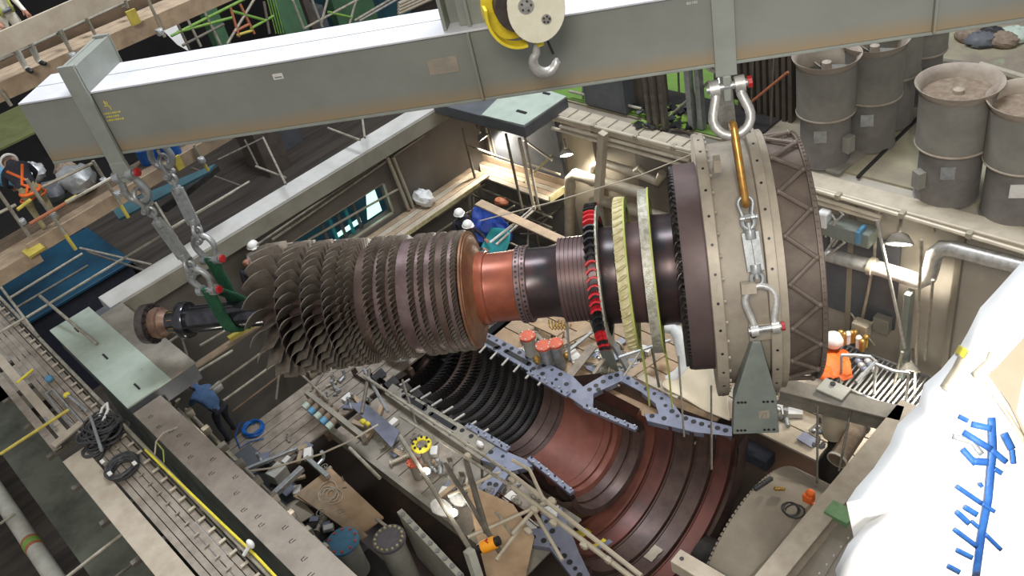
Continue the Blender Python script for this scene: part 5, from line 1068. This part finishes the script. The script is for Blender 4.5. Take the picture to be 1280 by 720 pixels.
for i, (a, b, z, w_, m, lab) in enumerate([((500, 640), (577, 722), .9, .12, 'ivory', 'ivory bolted girder edge right of the vessels'), ((355, 585), (340, 600), .5, .3, 'ivory', 'short pale box section beside the plank deck end'), ((300, 590), (372, 560), .9, .07, 'galv', 'pale tube section above the plywood'), ((330, 630), (378, 585), .6, .12, 'galv', 'pale square section left of the plywood'), ((383, 572), (410, 596), .5, .10, 'galv', 'short bright channel at the corner of the plywood'), ((470, 648), (500, 672), .5, .06, 'tubes', 'small rail end by the grey covered vessel')]):
    one('steel_section', G().bar(Zp(a[0], a[1], z), Zp(b[0], b[1], z), w_, w_), M[m], lab, 'steel section', bevel=.008)
g = thing('bolted_panel', 'pale panel with a bolted edge at the bottom right of the vessels', 'panel', Zp(530, 700, -.5)); a = Zp(500, 640, .95); b = Zp(580, 724, .95)
build('panel_face', G().prism([a, b, b-UZ*1.4, a-UZ*1.4], Vector((0, -.05, 0))), M['ivory'], g)
for i in range(9): build('panel_bolt', G().disc(a.lerp(b, (i+.5)/9), UZ, .05, .05, 6), M['galv'], g)
# random lie-about fittings: each its own thing
cl_ = [('conduit_elbow', 'galv'), ('loose_valve', 'conc'), ('bolt_box', 'label'), ('angle_iron', 'tubed'), ('pipe_spool', 'pipe'), ('wood_block', 'wood'), ('plate_offcut', 'bflange')]
def litter(n, xr, yr_, z, grp, seed, sc=1.0):
    rn = random.Random(seed)
    for i in range(n):
        nm, m = cl_[rn.randrange(len(cl_))]; u_ = rn.random(); v_ = rn.random(); px = xr[0]+(xr[1]-xr[0])*u_+(xr[2] if len(xr) > 2 else 0)*v_; py = yr_[0]+(yr_[1]-yr_[0])*u_+yr_[2]*v_
        c = Zp(px, py, z+.06); a = rn.uniform(0, PI); ax_ = (Vector((math.cos(a), math.sin(a), 0)), Vector((-math.sin(a), math.cos(a), 0)), UZ); s_ = sc*rn.uniform(.7, 1.5); g = G()
        if nm == 'conduit_elbow': g.tube([c, c+ax_[0]*.14*s_, c+ax_[0]*.18*s_+UZ*.05*s_, c+ax_[0]*.18*s_+UZ*.16*s_], .035*s_, 8)
        elif nm == 'loose_valve': g.ball(c, .07*s_, 8, 6).tube([c-ax_[0]*.12*s_, c+ax_[0]*.12*s_], .04*s_, 8).tube([c, c+UZ*.14*s_], .018*s_, 6).tube(loop(c+UZ*.14*s_, .06*s_, 10), .01*s_, 5, closed=True)
        elif nm == 'bolt_box': g.box(c, (.2*s_, .13*s_, .09*s_), ax_)
        elif nm == 'angle_iron': g.box(c, (.24*s_, .10*s_, .02), ax_).box(c+UZ*.06*s_+ax_[0]*.11*s_, (.02, .10*s_, .12*s_), ax_)
        elif nm == 'pipe_spool': g.tube([c-ax_[0]*.18*s_, c+ax_[0]*.18*s_], .045*s_, 10).tube([c-ax_[0]*.19*s_, c-ax_[0]*.16*s_], .075*s_, 10).tube([c+ax_[0]*.16*s_, c+ax_[0]*.19*s_], .075*s_, 10)
        elif nm == 'wood_block': g.box(c, (.36*s_, .10*s_, .08*s_), ax_)
        else: g.box(c, (.26*s_, .18*s_, .03), ax_)
        one(nm, g, M[m], nm.replace('_', ' ')+' lying '+grp[0], nm.split('_')[-1], nm.replace('_', ' ')+'s '+grp[1], bevel=.005)
litter(46, (392, 560, 30), (495, 620, -25), -.2, ('on the casing side deck in front of the open casing', 'on the casing side deck'), 11)
litter(26, (560, 640, 60), (610, 690, -40), -.2, ('on the deck below the long rails near the lantern', 'near the lantern'), 12)
litter(34, (320, 420, 40), (575, 690, -45), .2, ('among the ledge brackets left of the plywood', 'left of the plywood'), 13)
litter(40, (640, 790, 30), (440, 470, -35), -.3, ('on the brown deck behind the open casing', 'behind the open casing'), 14, 1.2)
litter(14, (960, 1020, 20), (520, 560, -40), .0, ('on the timber platform right of the casing bracket', 'on the timber platform'), 15)
litter(30, (345, 480, 30), (470, 450, -30), -.2, ('at the far end of the grey plank deck', 'at the far end of the plank deck'), 16, 1.1)
# rails and struts over the near flange
nr = thing('near_scaffold', 'pale tube scaffold rails running along the near side of the open casing', 'scaffold', (-11, 6.1, -.3))
for a, b, z, m, r in (((455, 470), (640, 593), 1.0, 'tubes', .035), ((640, 593), (802, 720), 1.0, 'pipel', .045), ((500, 520), (640, 608), .9, 'tubes', .035), ((640, 608), (795, 726), .9, 'pipel', .05), ((640, 575), (662, 587), 1.2, 'pipel', .035), ((662, 587), (680, 626), 1.2, 'pipel', .035), ((668, 637), (640, 668), .9, 'pipel', .04), ((668, 640), (703, 700), .8, 'pipel', .035), ((640, 668), (620, 640), .6, 'tubes', .035),
                        ((560, 620), (625, 590), .7, 'pipel', .035), ((585, 672), (690, 625), .7, 'pipel', .035), ((620, 700), (650, 660), .8, 'pipel', .035), ((556, 580), (625, 690), .8, 'tubed', .05), ((582, 575), (608, 665), .8, 'tubed', .06), ((500, 545), (590, 690), .5, 'conc', .05), ((437, 560), (475, 598), .5, 'tubes', .04), ((503, 475), (520, 530), .8, 'tubed', .03), ((452, 517), (462, 462), .9, 'tubed', .045), ((455, 462), (485, 515), .9, 'galv', .04), ((405, 465), (388, 490), .5, 'tubed', .03)):
    sub_tube(nr, 'rail', Zp(a[0], a[1], z), Zp(b[0], b[1], z), m, r)
for x, y in ((668, 637), (692, 654), (730, 682), (760, 700), (640, 600), (660, 664), (585, 570), (690, 626)): coup(nr, Zp(x, y, .95), 'pipel')
for i in range(0): build('handwheel', G().tube(loop(Zp(694+i*14, 672+i*10, 1.05), .10-.01*i, 14), .02, 6, closed=True), M['pipel'], nr)
one('cover_sheet', G().prism([Zp(*p, .06) for p in ((583, 606), (642, 632), (668, 672), (655, 735), (612, 735), (596, 672))], UZ*.04), M['ply'], 'dull brown cover sheet on the near flange behind the lantern', 'sheet')
ln = thing('orange_lantern', 'orange warning lantern with black ends clamped on the rails', 'lantern', Zp(611, 681, .8)); c = Zp(611, 681, 1.0); dv = Vector((.6, .7, .3)).normalized()
build('orange_body', G().tube([c-dv*.14, c+dv*.14], .12, 14), M['brightorl'], ln, bevel=.01); build('black_end', G().tube([c+dv*.14, c+dv*.22], .09, 12), M['blk'], ln); build('black_end', G().tube([c-dv*.22, c-dv*.14], .09, 12), M['blk'], ln)
build('red_sticker', G().box(c+UZ*.118, (.09, .07, .01)), M['redpin'], ln)
one('square_post', G().bar(Zp(586, 688, 1.4), Zp(600, 730, .7), .16, .16, XA), M['ivory'], 'pale square post at the bottom edge below the lantern', 'post', bevel=.01)
for i, (x, y, w_) in enumerate(((552, 635, .3), (572, 625, .22), (600, 555, .1), (688, 640, .16))): lump('white_plastic', Zp(x, y, .1), (w_, w_*.6, .08), 'white', ['white plastic wad on the casing side deck by the rails', 'second white plastic wad nearer the casing', 'tiny white wad by the inner strip', 'white cap on the near flange'][i], 'plastic', 40+i)
lump('clear_plastic', Zp(495, 440, .1), (.5, .25, .15), 'white', 'crumpled clear plastic at the left end of the open casing', 'plastic', 50)
# far side stuff behind the casing
plank(Xp(744, 398, -10.9), Xp(768, 470, -10.9), .05, 'plate', 'grey green plate leaning behind the red and black disc', .40, 'plate', 'leaning_plate', up=XA)
plank(Zp(752, 405, 1.0), Zp(790, 470, -.2), .12, 'galv', 'narrow pale channel right of the leaning plate', .12, 'channel', 'steel_channel')
for i, (a, b, m, lab) in enumerate([((712, 470), (742, 432), 'woodg', 'grey board leaning left of the grey green plate'), ((690, 455), (740, 415), 'galv', 'round bar lying left of the leaning board'), ((742, 468), (756, 448), 'woodl', 'short pale batten by the foot of the leaning plate'), ((700, 430), (760, 400), 'wood', 'brown board under the grooved drum'), ((665, 402), (700, 418), 'ply', 'plywood offcut under the orange drum'), ((770, 480), (830, 440), 'wood', 'brown board under the wrapped discs'), ((800, 470), (850, 495), 'woodl', 'pale board near the white bent pipe')]):
    plank(Zp(a[0], a[1], -.1), Zp(b[0], b[1], .1), .22 if i not in (1, 2) else .08, m, lab)
tb('scaffold_tube', Zp(773, 447, 1.2), Zp(838, 425, 1.2), 'galv', 'grey tube crossing behind the wrapped discs', .035); tb('scaffold_tube', Zp(708, 392, 1.3), Zp(712, 450, .2), 'galv', 'upright grey tube under the grooved drum', .03); tb('scaffold_tube', Zp(815, 435, 1.0), Zp(825, 490, -.1), 'tubed', 'dark upright tube under the foiled disc', .03); tb('scaffold_tube', Zp(780, 470, .6), Zp(800, 440, .9), 'tubes', 'short raking tube between the wrapped discs', .025)
for i in range(6): one('brass_hook', G().tube([Zp(686+i*4, 400+i % 3, .8), Zp(687+i*4, 408, .75), Zp(690+i*4, 412, .7), Zp(694+i*4, 406, .75)], .022, 6), M['copper'], 'brass coloured hook in the bunch under the heat darkened drum', 'hook', 'brass hooks under the drum')
for i, (x, y) in enumerate(((709, 445), (671, 450), (665, 255+0))): 
    if i < 2: lump('brass_fitting', Zp(x, y, .2), (.1, .08, .12), 'copper', ('brass fitting below the upright grey tube', 'brass fitting below the middle red capped can')[i], 'fitting', 60+i)
wpz = thing('white_bent_pipe', 'bright white bent pipe below the foiled disc', 'pipe', Zp(855, 460, 0)); pts = [Zp(832, 408, 1.1), Zp(843, 410, 1.1), Zp(849, 420, 1.0), Zp(858, 455, .5), Zp(850, 468, .3), Zp(838, 476, .1)]
build('pipe_run', G().tube(pts, .15, 14), M['white'], wpz); build('dark_end', G().tube([pts[0]+Vector((0, .1, .1)), pts[1]+Vector((0, .15, .2))], .17, 12), M['blk'], wpz)
cloth('dust_sheet', [Zp(868, 446, .7), Zp(908, 470, .7), Zp(915, 530, .1), Zp(822, 482, .1)], .05, 'sheetb', 'pale dust sheet below the exhaust casing beside the rods')
tb('roller', Zp(975, 490, .3), Zp(1038, 508, .3), 'pipel', 'long pale roller lying under the weathered beam', .12, 'roller')

# ================================================================== PEOPLE
def person(label, loc, head, J, jk, tr, cat='person', helmet=True, tip=1.0, extras=None, group=None):
    """J: joint overrides in body space (x right, y forward, z up); continuous skinned body"""
    B_ = dict(pel=(0, 0, .96), waist=(0, .0, 1.08), chest=(0, .01, 1.32), neck=(0, .01, 1.47), head=(0, .03, 1.60), top=(0, .03, 1.70),
        sL=(-.19, 0, 1.42), eL=(-.25, .03, 1.14), wL=(-.24, .18, .93), sR=(.19, 0, 1.42), eR=(.25, .03, 1.14), wR=(.24, .18, .93),
        hL=(-.10, 0, .92), kL=(-.12, .04, .50), aL=(-.12, 0, .09), tL=(-.13, .16, .04), hR=(.10, 0, .92), kR=(.12, .04, .50), aR=(.12, 0, .09), tR=(.13, .16, .04))
    B_.update(J); V = {k: Vector(v) for k, v in B_.items()}
    rad = dict(pel=.145, waist=.135, chest=.155, neck=.06, head=.095, top=.07, sL=.072, sR=.072, eL=.05, eR=.05, wL=.032, wR=.032, hL=.10, hR=.10, kL=.065, kR=.065, aL=.045, aR=.045, tL=.04, tR=.04)
    E_ = [('pel', 'waist', 'j'), ('waist', 'chest', 'j'), ('chest', 'neck', 'j'), ('neck', 'head', 's'), ('head', 'top', 's'), ('chest', 'sL', 'j'), ('sL', 'eL', 'j'), ('eL', 'wL', 'j'), ('chest', 'sR', 'j'), ('sR', 'eR', 'j'), ('eR', 'wR', 'j'),
          ('pel', 'hL', 't'), ('hL', 'kL', 't'), ('kL', 'aL', 't'), ('aL', 'tL', 'b'), ('pel', 'hR', 't'), ('hR', 'kR', 't'), ('kR', 'aR', 't'), ('aR', 'tR', 'b')]
    keys = list(V); 
    def addv(k, p, r): V[k] = Vector(p); rad[k] = r; keys.append(k)
    fwd_h = (V['head']-V['neck']).normalized(); 
    addv('nose', V['head']+Vector((0, .115, -.01)), .014); E_.append(('head', 'nose', 's'))
    for s_, sg in (('L', -1), ('R', 1)):
        addv('ear'+s_, V['head']+Vector((sg*.10, -.01, 0)), .018); E_.append(('head', 'ear'+s_, 's'))
        d = (V['w'+s_]-V['e'+s_]).normalized(); sd = d.cross(UZ); sd = sd.normalized() if sd.length > .1 else Vector((1, 0, 0)); up = sd.cross(d)
        addv('pm'+s_, V['w'+s_]+d*.08, .034); E_.append(('w'+s_, 'pm'+s_, 's'))
        for k in range(4):
            off = sd*((k-1.5)*.022); ln_ = (.07, .08, .075, .06)[k]; addv('f%d'%k+s_, V['pm'+s_]+off+d*.035, .0095); addv('g%d'%k+s_, V['f%d'%k+s_]+d*ln_*.5-up*.02, .009); addv('i%d'%k+s_, V['g%d'%k+s_]+d*ln_*.25-up*.03, .008)
            E_ += [('pm'+s_, 'f%d'%k+s_, 's'), ('f%d'%k+s_, 'g%d'%k+s_, 's'), ('g%d'%k+s_, 'i%d'%k+s_, 's')]
        addv('th'+s_, V['w'+s_]+d*.04+sd*(.04*-sg), .012); addv('ti'+s_, V['th'+s_]+d*.045+sd*(.015*-sg)-up*.01, .01); E_ += [('w'+s_, 'th'+s_, 's'), ('th'+s_, 'ti'+s_, 's')]
    me = bpy.data.meshes.new('body'); idx = {k: i for i, k in enumerate(keys)}; me.from_pydata([tuple(V[k]) for k in keys], [(idx[a], idx[b]) for a, b, _ in E_], [])
    ob = bpy.data.objects.new('tmp', me); col.objects.link(ob); ob.modifiers.new('s', 'SKIN'); 
    for k, i in idx.items(): me.skin_vertices[0].data[i].radius = (rad[k], rad[k]); me.skin_vertices[0].data[i].use_root = (k == 'pel')
    su = ob.modifiers.new('u', 'SUBSURF'); su.levels = 2; bpy.context.view_layer.update(); m2 = bpy.data.meshes.new_from_object(ob.evaluated_get(bpy.context.evaluated_depsgraph_get())); bpy.data.objects.remove(ob)
    t = thing('person', label, cat, loc, group); t.rotation_euler = (0, 0, head)
    mats = {'j': M[jk], 't': M[tr], 's': M['skin'], 'b': M['blk']}; order = ['j', 't', 's', 'b']
    for k in order: m2.materials.append(mats[k])
    for p in m2.polygons:
        c = p.center; best = 9; bm_k = 'j'
        for a, b, k in E_:
            A_, B2_ = V[a], V[b]; ab = B2_-A_; tt = max(0, min(1, (c-A_).dot(ab)/max(1e-9, ab.length_squared))); dd = (c-(A_+ab*tt)).length-rad[a]*.6
            if dd < best: best = dd; bm_k = k
        p.material_index = order.index(bm_k); p.use_smooth = True
    m2.name = 'body'; o = bpy.data.objects.new('body', m2); col.objects.link(o); o.parent = t
    H_ = V['head']
    def ch(nm, g, m): 
        me_ = bpy.data.meshes.new(nm); me_.from_pydata([tuple(v) for v in g.v], [], g.f); me_.materials.append(M[m]); me_.shade_smooth(); o_ = bpy.data.objects.new(nm, me_); col.objects.link(o_); o_.parent = t; return o_
    hz = (V['top']-V['neck']).normalized(); hx = Vector((1, 0, 0)); hy = hz.cross(hx).normalized(); hx = hy.cross(hz)
    if helmet:
        g = G(); c = H_+hz*.03; g.lathe([(.0, .135), (.03, .138), (.07, .128), (.11, .10), (.135, .06), (.145, 0)], c, hz, hx, 20); g.lathe([(-.005, .12), (-.01, .155), (.005, .155), (.01, .13)], c, hz, hx, 20); ch('helmet', g, 'helmet')
        ch('helmet_peak', G().prism([c+hy*.12+hx*.09, c+hy*.19+hx*.05, c+hy*.20-hx*.05*0, c+hy*.19-hx*.05, c+hy*.12-hx*.09], hz*.012), 'helmet')
    for sg in (-1, 1): ch('eye', G().ball(H_+hy*.088+hx*.035*sg+hz*.01, .012, 8, 6), 'blk')
    ch('mouth', G().tube([H_+hy*.092-hx*.022-hz*.05, H_+hy*.096-hz*.052, H_+hy*.092+hx*.022-hz*.05], .006, 6), 'redpin')
    if extras: extras(V, ch)
    return t
def heading(px0, py0, px1, py1, z):
    d = Zp(px1, py1, z)-Zp(px0, py0, z); return math.atan2(-d.x, d.y)
# worker in the denim jacket, bending to the left over the rails
def grid(V, ch):
    c = V['chest']+Vector((.28, .0, -.10)); g = G().box(c, (.30, .03, .22)); ch('checked_bag', g, 'label')
P = Zp(292, 547, -.18); J = dict(pel=(0, -.05, .90), waist=(0, .10, 1.04), chest=(0, .28, 1.20), neck=(0, .43, 1.30), head=(0, .54, 1.34), top=(0, .62, 1.40), sL=(-.19, .36, 1.24), eL=(-.26, .50, 1.02), wL=(-.14, .66, .90), sR=(.19, .36, 1.24), eR=(.26, .48, 1.02), wR=(.12, .66, .98),
    kL=(-.12, .06, .48), aL=(-.13, -.08, .09), tL=(-.14, .08, .04), kR=(.12, .12, .48), aR=(.14, .10, .09), tR=(.15, .26, .04), hL=(-.10, -.05, .88), hR=(.10, -.05, .88))
person('person in a white helmet and denim blue jacket bending over the rails', P, heading(292, 547, 240, 515, 0), J, 'denim', 'navy', extras=grid).scale = (1.12, 1.12, 1.12)
# two helmeted workers behind the rotor
P = Zp(582, 290, 1.4); P.z = -.98+.2; 
person('person in a patterned white helmet standing behind, left of the blue tarpaulin', Zp(573, 265, 1.66)-UZ*1.66, math.radians(-110), {}, 'navy', 'navy')
def hold(V, ch): pass
person('person in a plain white helmet reaching an arm towards a white pole', Zp(583, 280, 1.60)-UZ*1.66, math.radians(-80), dict(eR=(.30, .25, 1.22), wR=(.20, .52, 1.12), eL=(-.25, .2, 1.2), wL=(-.12, .42, 1.2)), 'navy', 'navy')
tb('white_pole', Zp(613, 303, 1.25), Zp(640, 282, 1.6), 'white', 'short white pole held by the worker in the plain helmet', .035, 'pole')
tb('white_pole', Zp(640, 282, 1.6), Zp(668, 258, 1.9), 'vane', 'thin pale pole reaching up to the corner platform', .025, 'pole')
# watcher on the wall scaffold
person('person in a white helmet and pale shirt standing on the wall board behind the shaft', Xp(315, 305, -18.0)-UZ*1.66, math.radians(-110), dict(eR=(.27, .2, 1.15), wR=(.1, .38, 1.1)), 'shirt', 'khaki')
person('person in dark clothes half hidden beside the pale shirted watcher', Vector((-18.0, Xp(310, 318, -18.0).y-.12, zc+.03)), math.radians(-100), {}, 'navy', 'navy', helmet=False)
# worker in white coverall on the upper lift
def straps(V, ch):
    for sg in (-1, 1): ch('yellow_strap', G().tube([V['s'+('L' if sg < 0 else 'R')]*.6+V['neck']*.4+Vector((0, .10, 0)), V['waist']+Vector((.09*sg, .16, 0)), V['pel']+Vector((.1*sg, .15, 0))], .025, 6), 'yelgreen')
    ch('tool_belt', G().tube(loop(V['pel']+Vector((0, 0, .06)), .165, 18), .03, 6, closed=True), 'slate')
P = Zp(44, 88, Z2+.12); person('person in a white coverall with yellow harness on the upper scaffold', P, math.radians(-75), {'kL': (-.13, .08, .5), 'tL': (-.16, .14, .04)}, 'coverall', 'coverall', extras=straps)
def hv(V, ch):
    for sg in (-1, 1): ch('orange_strap', G().tube([V['s'+('L' if sg < 0 else 'R')]*.7+V['neck']*.3+Vector((0, -.12, .03)), V['waist']+Vector((.06*-sg, -.16, .03)), V['pel']+Vector((.12*sg, -.13, 0))], .028, 6), 'brightor')
    ch('orange_belt', G().tube(loop(V['pel']+Vector((0, 0, .02)), .17, 18), .03, 6, closed=True), 'brightor')
    for s_ in 'LR': ch('leg_strap', G().tube(loop(V['h'+s_].lerp(V['k'+s_], .3), .11, 14), .022, 6, closed=True), 'brightor')
P = Zp(66, 284, Z1-.05); J = dict(pel=(0, -.1, .80), waist=(0, .05, .95), chest=(0, .26, 1.08), neck=(0, .44, 1.16), head=(0, .56, 1.18), top=(0, .65, 1.20), sL=(-.19, .32, 1.12), eL=(-.27, .42, .88), wL=(-.2, .6, .75), sR=(.19, .32, 1.12), eR=(.27, .42, .88), wR=(.2, .6, .72),
    hL=(-.1, -.1, .78), hR=(.1, -.1, .78), kL=(-.13, .1, .45), kR=(.14, .12, .45), aL=(-.13, -.1, .09), aR=(.14, .02, .09), tL=(-.13, .06, .04), tR=(.15, .18, .04))
person('person in dark top, khaki trousers and orange harness crouching on the left scaffold', P, heading(66, 284, 8, 215, 7), J, 'navy', 'khaki', extras=hv)

# ================================================================== white sheeting, right foreground
def fgp(px, py, d): r = ray(px, py); return CAM+r*d
sh = thing('white_sheeted_stack', 'large brightly lit white sheeted bundle filling the lower right corner', 'sheeted bundle', fgp(1200, 600, 4.6)-UZ*1.2)
out = [(1062, 740), (1044, 712), (1060, 680), (1085, 652), (1068, 636), (1058, 628), (1070, 610), (1092, 585), (1112, 555), (1122, 530), (1148, 505), (1155, 480), (1176, 462), (1198, 436), (1210, 415), (1225, 385), (1248, 360), (1275, 330), (1310, 300), (1340, 330), (1340, 740)]
cen = Vector((1215, 590, 0)); rings = []; g = G(); rn = random.Random(5); NR = 7
for k in range(NR+1):
    f = 1-k/NR
    for (x, y) in out:
        qx = cen.x+(x-cen.x)*f; qy = cen.y+(y-cen.y)*f; dep = 4.9-.75*math.sqrt(max(0, 1-f*f))+rn.uniform(-.02, .02)*(1 if k else 0); g.v.append(fgp(qx, qy, dep))
n = len(out)
for (x, y) in ((1150, 700), (1270, 700), (1255, 570), (1190, 600)): p_ = fgp(x, y, 5.2)-UZ*.5; build('trestle_leg', G().box((p_.x, p_.y, (p_.z-2.3)/2), (.12, .12, p_.z+2.3)), M['tubed'], sh)
for k in range(NR):
    for i in range(n): j = (i+1) % n; g.f.append((k*n+i, k*n+j, (k+1)*n+j, (k+1)*n+i))
# skirt and underside give the bundle its body
b0 = len(g.v)
for (x, y) in out: p = fgp(x, y, 4.95); g.v.append(p-UZ*.9+Vector((.25, -.1, 0)))
for i in range(n): j = (i+1) % n; g.f.append((i, b0+i, b0+j, j))
g.f.append(tuple(b0+i for i in reversed(range(n))))
o = build('white_sheet', g, M['sheet'], sh, smooth=70); 
def onb(px, py, lift=.02):
    # point on the front of the bundle: radial parameter of the outline star
    v = Vector((px-cen.x, py-cen.y)); best = None
    for i in range(n):
        a = Vector(out[i])-Vector((cen.x, cen.y)); b = Vector(out[(i+1) % n])-Vector((cen.x, cen.y)); den = v.x*(b.y-a.y)-v.y*(b.x-a.x)
        if abs(den) < 1e-6: continue
        tt = (a.x*(b.y-a.y)-a.y*(b.x-a.x))/den; uu = (a.x*v.y-a.y*v.x)/den
        if tt > 0 and -1e-6 <= uu <= 1+1e-6: best = tt if best is None else min(best, tt)
    f = min(1, 1/best) if best else 0; return fgp(px, py, 4.9-.75*math.sqrt(max(0, 1-f*f))-lift)
def strip(pts, wpx, m, nm, lift=.03):
    vs = []; P_ = [Vector((p[0], p[1])) for p in pts]; Q = []
    for i in range(len(P_)-1):
        for k in range(6): Q.append(P_[i].lerp(P_[i+1], k/6))
    Q.append(P_[-1]); g = G()
    for i, p in enumerate(Q):
        d = (Q[min(i+1, len(Q)-1)]-Q[max(i-1, 0)]).normalized(); nn = Vector((-d.y, d.x))*wpx/2; g.v += [onb(p.x+nn.x, p.y+nn.y, lift), onb(p.x-nn.x, p.y-nn.y, lift)]
    for i in range(len(Q)-1): g.f.append((2*i, 2*i+1, 2*i+3, 2*i+2))
    o = build(nm, g, m, sh); s = o.modifiers.new('t', 'SOLIDIFY'); s.thickness = .004; return o
strip([(1240, 522), (1242, 560), (1236, 625), (1228, 665), (1220, 722)], 9.5, M['bluetape'], 'blue_tape_strip')
for a, b, w_ in (((1198, 520), (1210, 526), 6), ((1214, 530), (1240, 536), 8), ((1204, 540), (1240, 562), 8), ((1240, 562), (1259, 578), 7), ((1203, 561), (1220, 580), 8), ((1218, 577), (1236, 578), 9), ((1244, 586), (1253, 592), 6), ((1196, 608), (1228, 630), 6), ((1228, 630), (1244, 640), 5), ((1206, 634), (1222, 644), 7), ((1196, 640), (1212, 655), 7), ((1215, 652), (1224, 660), 5),
        ((1193, 662), (1222, 684), 6), ((1232, 668), (1252, 688), 5), ((1196, 688), (1216, 698), 6), ((1185, 708), (1200, 716), 6), ((1256, 542), (1266, 562), 9), ((1266, 562), (1268, 580), 6), ((1225, 604), (1228, 609), 5)):
    strip([a, b], w_, M['bluetape'], 'blue_tape_piece', .035)
strip([(1190, 545), (1215, 552), (1228, 568)], 7, M['galv'], 'grey_fold', .015)
strip([(1180, 486), (1196, 462), (1204, 446)], 13, M['sheetb'], 'beige_fold', .02); strip([(1198, 444), (1204, 434)], 12, M['yellow'], 'yellow_marking', .03)
g = G(); a = [(1236, 470), (1300, 400), (1340, 430), (1340, 600), (1288, 560), (1262, 505)]
g.v = [onb(*p, .05) for p in a]; g.f = [tuple(range(len(a)))]; o = build('beige_sheet', g, M['sheetb'], sh)
strip([(1216, 470), (1236, 452), (1240, 440)], 9, M['sheetb'], 'beige_fold', .02); strip([(1232, 478), (1262, 520), (1282, 552)], 5, M['sheetb'], 'beige_fold', .03)
# ================================================================== CAMERA, LIGHT
cam = bpy.data.cameras.new('camera'); co = bpy.data.objects.new('camera', cam); col.objects.link(co)
cam.sensor_width = 36; cam.lens = FPX/1280*36; cam.clip_start = .05; cam.clip_end = 300
mm = Matrix.Identity(4)
right = Vector(RM[0]); down = Vector(RM[1]); fwd = Vector(RM[2])
for i in range(3): mm[i][0] = right[i]; mm[i][1] = -down[i]; mm[i][2] = -fwd[i]
mm.translation = CAM; co.matrix_world = mm
bpy.context.scene.camera = co
wld = bpy.data.worlds.new('hall'); bpy.context.scene.world = wld; wld.use_nodes = True
bg = wld.node_tree.nodes['Background']; bg.inputs[0].default_value = (.93, .95, .98, 1); bg.inputs[1].default_value = .46
def area(name, loc, tgt, size, e, c):
    l = bpy.data.lights.new(name, 'AREA'); l.energy = e; l.shape = 'RECTANGLE'; l.size = size[0]; l.size_y = size[1]; l.color = c
    o = bpy.data.objects.new(name, l); col.objects.link(o); o.location = loc; d = Vector(tgt)-Vector(loc); o.rotation_euler = d.to_track_quat('-Z', 'Y').to_euler(); return o
area('hall_rooflight', (-13, 13, 27), (-10, 7, 3), (14, 5), 6800, (.88, .93, 1))
area('hall_lamp_bank', (3, -5, 22), (-9, 7, 3), (6, 6), 2600, (1, .93, .82))
def point(name, loc, e, c=(1, .92, .78), r=.12):
    l = bpy.data.lights.new(name, 'POINT'); l.energy = e; l.color = c; l.shadow_soft_size = r
    o = bpy.data.objects.new(name, l); col.objects.link(o); o.location = loc; return o
for o in list(bpy.data.objects):
    if 'wl' in o: del o['wl']
sc = bpy.context.scene
sc.view_settings.view_transform = 'Standard'; sc.view_settings.look = 'None'; sc.view_settings.exposure = 0; sc.view_settings.gamma = 1; sc.view_settings.use_curve_mapping = False
l = bpy.data.lights.new('sheet_floodlight', 'SPOT'); l.energy = 3000; l.spot_size = 1.0; l.spot_blend = .5; l.color = (1, .98, .94); l.shadow_soft_size = .15
o = bpy.data.objects.new('sheet_floodlight', l); col.objects.link(o); tg_ = fgp(1210, 580, 4.5); o.location = Vector((1.2, -.5, 14.6)); o.rotation_euler = (tg_-o.location).to_track_quat('-Z', 'Y').to_euler()
